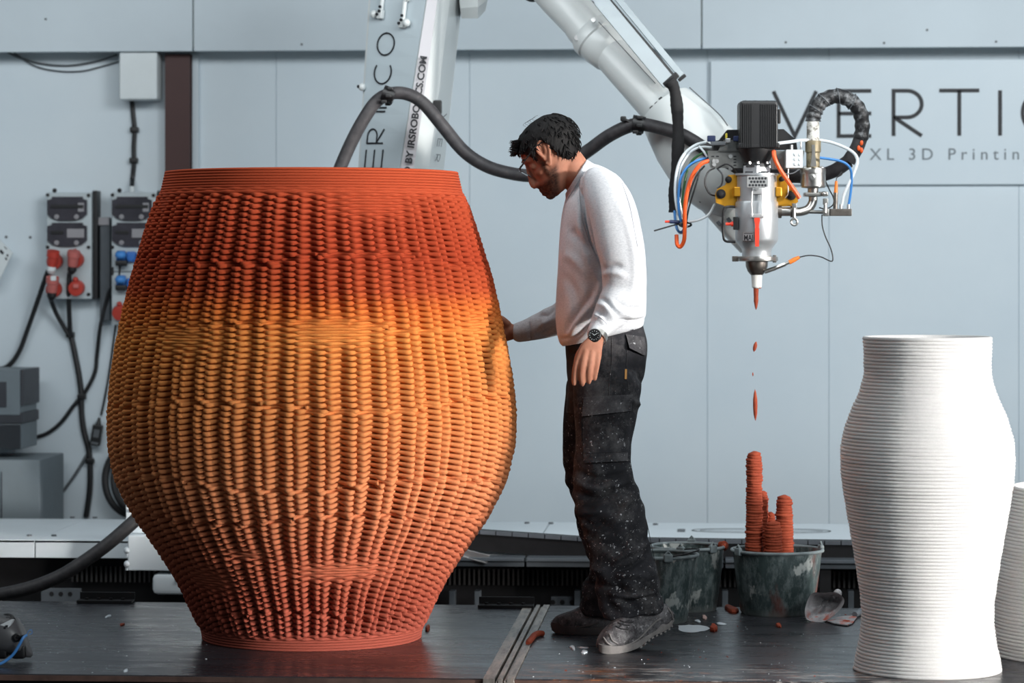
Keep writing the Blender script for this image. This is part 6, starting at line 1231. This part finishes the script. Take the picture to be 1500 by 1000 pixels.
co = folds(co, no, [([(846, 690), (870, 700), (905, 696), (925, 690)], 5, -0.006), ([(843, 706), (868, 716), (900, 712), (928, 704)], 6, 0.007), ([(846, 722), (872, 730), (905, 726)], 5, -0.007), ([(848, 744), (866, 752), (880, 748)], 5, 0.006), ([(850, 760), (868, 770), (888, 764)], 5, -0.006), ([(932, 720), (915, 745), (900, 770)], 6, 0.006), ([(940, 745), (925, 780), (905, 805)], 6, -0.006), ([(950, 795), (932, 806), (912, 815), (900, 826)], 4, 0.010), ([(952, 806), (940, 820), (920, 832), (905, 836)], 4, -0.010),
    ([(900, 846), (920, 842), (950, 846)], 6, 0.008), ([(896, 868), (925, 874), (958, 868)], 3, 0.009), ([(892, 876), (925, 882), (965, 872)], 3.5, -0.009), ([(884, 858), (898, 862), (915, 860)], 5, -0.006), ([(955, 830), (958, 850), (952, 866)], 5, 0.006), ([(830, 512), (850, 520), (866, 516)], 5, -0.004), ([(926, 545), (940, 560), (944, 575)], 5, -0.005), ([(918, 586), (934, 592), (940, 600)], 5, 0.006), ([(838, 770), (852, 785), (866, 790)], 5, 0.006), ([(842, 742), (850, 752), (860, 752)], 5, 0.007), ([(860, 825), (875, 835), (890, 832)], 5, 0.007), ([(858, 850), (870, 856), (884, 853)], 4, -0.007), ([(864, 660), (872, 690), (872, 715)], 9, 0.003)])
def m_trousers():
    n = NT('spattered_black_canvas'); k = n.noise(7, 5, 0.7); wv = n.noise(40, 5, 0.7); base = n.ramp(k, [(0.35, lin((24, 24, 27))), (0.7, lin((46, 46, 50)))])
    z = n.xyz()[2]; dust = n.math('MULTIPLY', n.ramp(n.noise(11, 6, 0.75), [(0.48, 0.0), (0.7, 1.0)]), 0.45); base = n.mix(dust, base, lin((108, 106, 106)))
    sp = n.ramp(n.noise(120, 3, 0.6), [(0.645, 0.0), (0.67, 1.0)]); zone = n.ramp(n.noise(5.5, 3, 0.6), [(0.36, 0.0), (0.54, 1.0)]); m1 = n.math('MULTIPLY', n.math('MULTIPLY', sp, zone), n.band(z, 0.06, 0.72, 0.12))
    sp2 = n.ramp(n.noise(38, 4, 0.65, (1, 1, 0.7), (5, 2, 1)), [(0.665, 0.0), (0.685, 1.0)]); m2 = n.math('MULTIPLY', sp2, n.band(z, 0.10, 0.62, 0.1))
    base = n.mix(n.math('MULTIPLY', n.math('MAXIMUM', m1, n.math('MULTIPLY', m2, 0.8)), 0.85), base, lin((190, 190, 194)))
    n.set(base, 0.85, 0, 0.2); n.bump(n.noise(300, 2, 0.6), 0.3, 0.002); return n.m
M['trousers'] = m_trousers(); to = finish(me, co, 'trousers', M['trousers'], man); to['label'] = 'black cargo work trousers spattered with white and grey plaster'
btr = bvh_of(to)
def m_flap():
    n = NT('dusty_flap'); k = n.noise(22, 6, 0.75); base = n.ramp(k, [(0.35, lin((40, 40, 43))), (0.6, lin((74, 73, 75))), (0.78, lin((130, 129, 131)))]); sp = n.ramp(n.noise(90, 3, 0.6), [(0.66, 0.0), (0.70, 1.0)]); n.set(n.mix(n.math('MULTIPLY', sp, 0.7), base, lin((190, 190, 192))), 0.88, 0, 0.2); n.bump(n.noise(300, 2), 0.3, 0.002); return n.m
M['flap'] = m_flap()
def patch(bv, quad, th, mt, par, name, nu=12, nv=7, flare=0.0, lab=None):     # cloth piece lying on the surface
    a, b_, c, d = [np.array(q, float) for q in quad]; top_, bot_ = [], []
    for i in range(nv):
        for j in range(nu):
            u, v = j/(nu-1), i/(nv-1); q = (a*(1-u)+b_*u)*(1-v)+(d*(1-u)+c*u)*v; h = hit(bv, q[0], q[1], 0.0015)
            if h is None: h = bot_[-1] if bot_ else P(q[0], q[1], 8.7)
            e = th*(0.6+0.4*min(1, 4*v))+flare*v*v; bot_.append(h); top_.append(h-RY*e+UZ*0.0)
    B, T_ = np.array(bot_), np.array(top_); n = nu*nv; fs = []
    for i in range(nv-1):
        for j in range(nu-1): k = i*nu+j; fs += [(n+k, n+k+1, n+k+nu+1, n+k+nu), (k, k+nu, k+nu+1, k+1)]
    rim = [j for j in range(nu)]+[i*nu+nu-1 for i in range(1, nv)]+[(nv-1)*nu+j for j in range(nu-2, -1, -1)]+[i*nu for i in range(nv-2, 0, -1)]
    for x, y in zip(rim, rim[1:]+rim[:1]): fs.append((x, y, n+y, n+x))
    m_ = MB(); m_.add(np.vstack([B, T_]), fs); o = m_.build(name, mt, par, auto=50)
    if lab: o['label'] = lab
    return o
patch(btr, [(853, 604), (926, 579), (928, 598), (850, 610)][0:0] or [(855, 582), (927, 578), (925, 602), (852, 610)], 0.004, M['flap'], to, 'pocket_flap', 14, 6, 0.004, 'dusty grey thigh pocket flap')
patch(btr, [(853, 662), (926, 660), (924, 675), (857, 678)], 0.006, M['flap'], to, 'pocket_hem', 14, 5, 0.004)
patch(btr, [(853, 612), (922, 604), (922, 662), (854, 664)], 0.0035, M['trousers'], to, 'cargo_pocket', 12, 8, 0.004)
patch(btr, [(917, 490), (944, 494), (948, 523), (922, 510)], 0.006, M['flap'], to, 'pocket_flap', 9, 6, 0.010, 'back pocket flap standing out at the hip')
patch(btr, [(902, 478), (925, 472), (928, 484), (908, 486)], 0.006, M['trousers'], to, 'belt_loop', 6, 4, 0.002)
for pts in ([(896, 495), (896, 530), (893, 560), (892, 580)], [(919, 500), (918, 540), (921, 572)], [(852, 612), (852, 640), (855, 664)], [(896, 612), (895, 640), (893, 664)], [(946, 760), (956, 800), (960, 830)], [(885, 502), (890, 500), (898, 498)]): seam(btr, pts, 0.0011, M['flap'], to, 'seam')
M['tan'] = plain('tan_tab', (176, 124, 60), 0.7); patch(btr, [(915.5, 541), (918.5, 541), (918, 555.5), (915, 555.5)], 0.003, M['tan'], to, 'fabric_tab', 3, 5, 0.0, 'small tan fabric tab')
# ------------------------------------------------------------------ boots
def m_boot(dust):
    n = NT('dusty_boot'); k = n.noise(16, 6, 0.75); f = n.noise(70, 4, 0.7); base = n.ramp(k, [(0.3, lin((34, 33, 36))), (0.7, lin((62, 60, 62)))]); base = n.mix(n.math('MULTIPLY', n.ramp(n.noise(13, 6, 0.8, (1, 1, 1), (4, 4, 1)), [(0.42, 0.0), (0.62, 1.0)]), dust), base, lin((150, 148, 150))); base = n.mix(n.math('MULTIPLY', n.ramp(f, [(0.58, 0.0), (0.68, 1.0)]), dust), base, lin((186, 184, 186))); n.set(base, 0.8, 0, 0.25); n.bump(f, 0.3, 0.003); return n.m
M['boot'] = m_boot(0.5); M['boot_far'] = m_boot(0.35); M['sole'] = plain('dusty_sole', (122, 118, 116), 0.85, var=0.3, scale=40, bump=0.3); M['sole_dark'] = plain('far_sole', (78, 75, 75), 0.85, var=0.25, scale=30, bump=0.2); M['lace'] = plain('lace', (44, 43, 46), 0.9, var=0.4, scale=60)
def boot(lab, up, sole, shaft, mt, smt, tread, laces, lip):
    mb = MB(); limb(mb, smooth_pts(up, 4), 28, 0.85); limb(mb, smooth_pts(shaft, 3), 26)
    me, co, no = remesh(mb, 0.0042, 3, 0.5); co = lump(co, no, 0.0010, 45, 4); px_, py_, d_ = proj(co)
    o = finish(me, co, 'boot', mt, man); o['label'] = lab
    b = MB(); R = []; S = [tuple(p) for p in spline(np.array(sole, float), 4)]
    for i, (x, y, D, w_, h) in enumerate(S):
        k = D/F; c = P(x, y, D); R.append(np.array([c+RY*s_*w_*k+UZ*z*h*k for s_, z in ((-0.94, 0), (-1, 0.5), (-1.0, 1.0), (1.0, 1.0), (1.0, 0.5), (0.94, 0))]))
    b.rings(R); so_ = b.build('sole', smt, o, auto=50)
    for i in range(tread[0], tread[1], 2):
        if i >= len(S)-1: break
        x, y, D, w_, h = S[i]; k = D/F; c = P(x, y, D)
        if c[2] < 0.012: continue
        c2 = P(*S[i+1][:3]); t = nrm(c2-c); b = MB(); b.box(c+(c2-c)*0.5-UZ*0.0035, (np.linalg.norm(c2-c)*1.05, w_*k*2.0, 0.006), (t, RY, np.cross(t, RY)*-1), 0.0015); b.build('tread_lug', smt, so_)
    bv = BVHTree.FromPolygons([v.co+Vector(man.location) for v in o.data.vertices], [tuple(p.vertices) for p in o.data.polygons])
    for pts in lip: seam(bv, pts, 0.0026, smt, o, 'welt', 0.0015)
    for pts in laces: seam(bv, pts, 0.0022, M['lace'], o, 'lace', 0.002)
    return o
boot('near boot, dusty white toe cap, heel lifted', [(981, 902, 8.765, 9, 12), (972, 902, 8.755, 19, 16), (958, 905, 8.74, 24, 18), (942, 911, 8.725, 26, 19), (926, 919, 8.705, 26, 20), (910, 928, 8.68, 23, 21), (896, 936, 8.662, 18.5, 21.5), (885.5, 942, 8.648, 13, 18), (879, 945.5, 8.64, 7, 11)],
     [(987, 909, 8.77, 10, 9), (981, 917.5, 8.765, 15, 11), (969, 924, 8.75, 18.5, 12), (957, 929.5, 8.738, 18, 11), (946, 938, 8.725, 19, 10), (934, 946.5, 8.71, 21, 10), (921, 951.5, 8.69, 23, 10), (906, 954.5, 8.665, 23.5, 11), (892, 955.5, 8.65, 22, 12), (882, 955, 8.642, 17, 12), (877, 952.5, 8.638, 10, 10)],
     [(930, 905, 8.72, 22, 18), (932, 885, 8.72, 25, 20)], M['boot'], M['sole'], (2, 36), [[(905, 912), (912, 915), (922, 916)], [(902, 917), (910, 921), (920, 922)], [(908, 909), (918, 912), (928, 911)], [(906, 920), (914, 912), (922, 909)]],
     [[(884, 934), (890, 942), (900, 947), (914, 946), (928, 941), (940, 932), (950, 921), (960, 911), (968, 906)], [(978, 890), (984, 899), (986, 908)], [(893, 929), (897, 938), (905, 943)]])
boot('far boot flat on the board, dark with dusty toe', [(904, 903, 9.08, 16, 16), (892, 902, 9.08, 22, 18), (876, 903, 9.085, 22, 19), (860, 905, 9.09, 19.5, 20), (844, 908.5, 9.093, 15.5, 20.5), (830, 911, 9.096, 13, 20), (819, 914, 9.1, 11.5, 17), (811, 917, 9.1, 7, 11)],
     [(912, 926, 9.08, 12, 10), (904, 927.5, 9.08, 17, 11), (885, 927.8, 9.085, 19, 11), (865, 927.8, 9.09, 20, 10), (845, 927.5, 9.093, 21.5, 11), (828, 927, 9.096, 21, 13), (815, 926, 9.1, 17, 15), (808, 922, 9.1, 10, 12)],
     [(888, 900, 9.08, 22, 18), (890, 880, 9.075, 24, 20)], M['boot_far'], M['sole_dark'], (0, 0), [], [[(817, 905), (820, 914), (830, 919), (848, 919), (866, 916), (878, 912)]])
# ------------------------------------------------------------------ watch
wt = MB(); c = P(870.5, 491.5, 8.528); fd = nrm(-RY*0.93-RX*0.30+UZ*0.22); wt.rev([(0.0195, -0.008), (0.0205, -0.006), (0.0205, -0.001), (0.0175, 0.001), (0.0165, -0.0005), (0.001, -0.0006)], c, fd, 32); wo = wt.build('watch', M['black'], man); wo['label'] = 'black faced wristwatch on a steel band'
b = MB(); ax_, ay_ = frame(fd, UZ)
for a, l in ((0.6, 0.011), (2.4, 0.008)): b.box(c+(ax_*math.cos(a)+ay_*math.sin(a))*l*0.5+fd*0.0004, (l, 0.0014, 0.0006), (ax_*math.cos(a)+ay_*math.sin(a), np.cross(fd, ax_*math.cos(a)+ay_*math.sin(a)), fd))
for k in range(12): a = k*PI/6; b.box(c+(ax_*math.cos(a)+ay_*math.sin(a))*0.0135+fd*0.0003, (0.003, 0.0012, 0.0006), (ax_*math.cos(a)+ay_*math.sin(a), np.cross(fd, ax_*math.cos(a)+ay_*math.sin(a)), fd))
o = b.build('watch_hands', M['white_plastic'], wo, smooth=False); o['kind'] = 'stuff'
wc = P(876.5, 494, 8.562); wt_ = nrm(P(870, 503, 8.545)-P(880, 484, 8.585)); a_, b__ = frame(wt_); b = MB(); n = 36; R = []
for i in range(n+1): q = 2*PI*i/n; e = a_*math.cos(q)*0.0245+b__*math.sin(q)*0.0265; m_ = nrm(e); p = wc+e; R.append(np.array([p-wt_*0.009, p+wt_*0.009, p+wt_*0.009+m_*0.0025, p-wt_*0.009+m_*0.0025]))
b.rings(R, False); b.build('watch_band', M['steel'], wo, auto=30)['label'] = 'polished steel watch band'

settle(man)
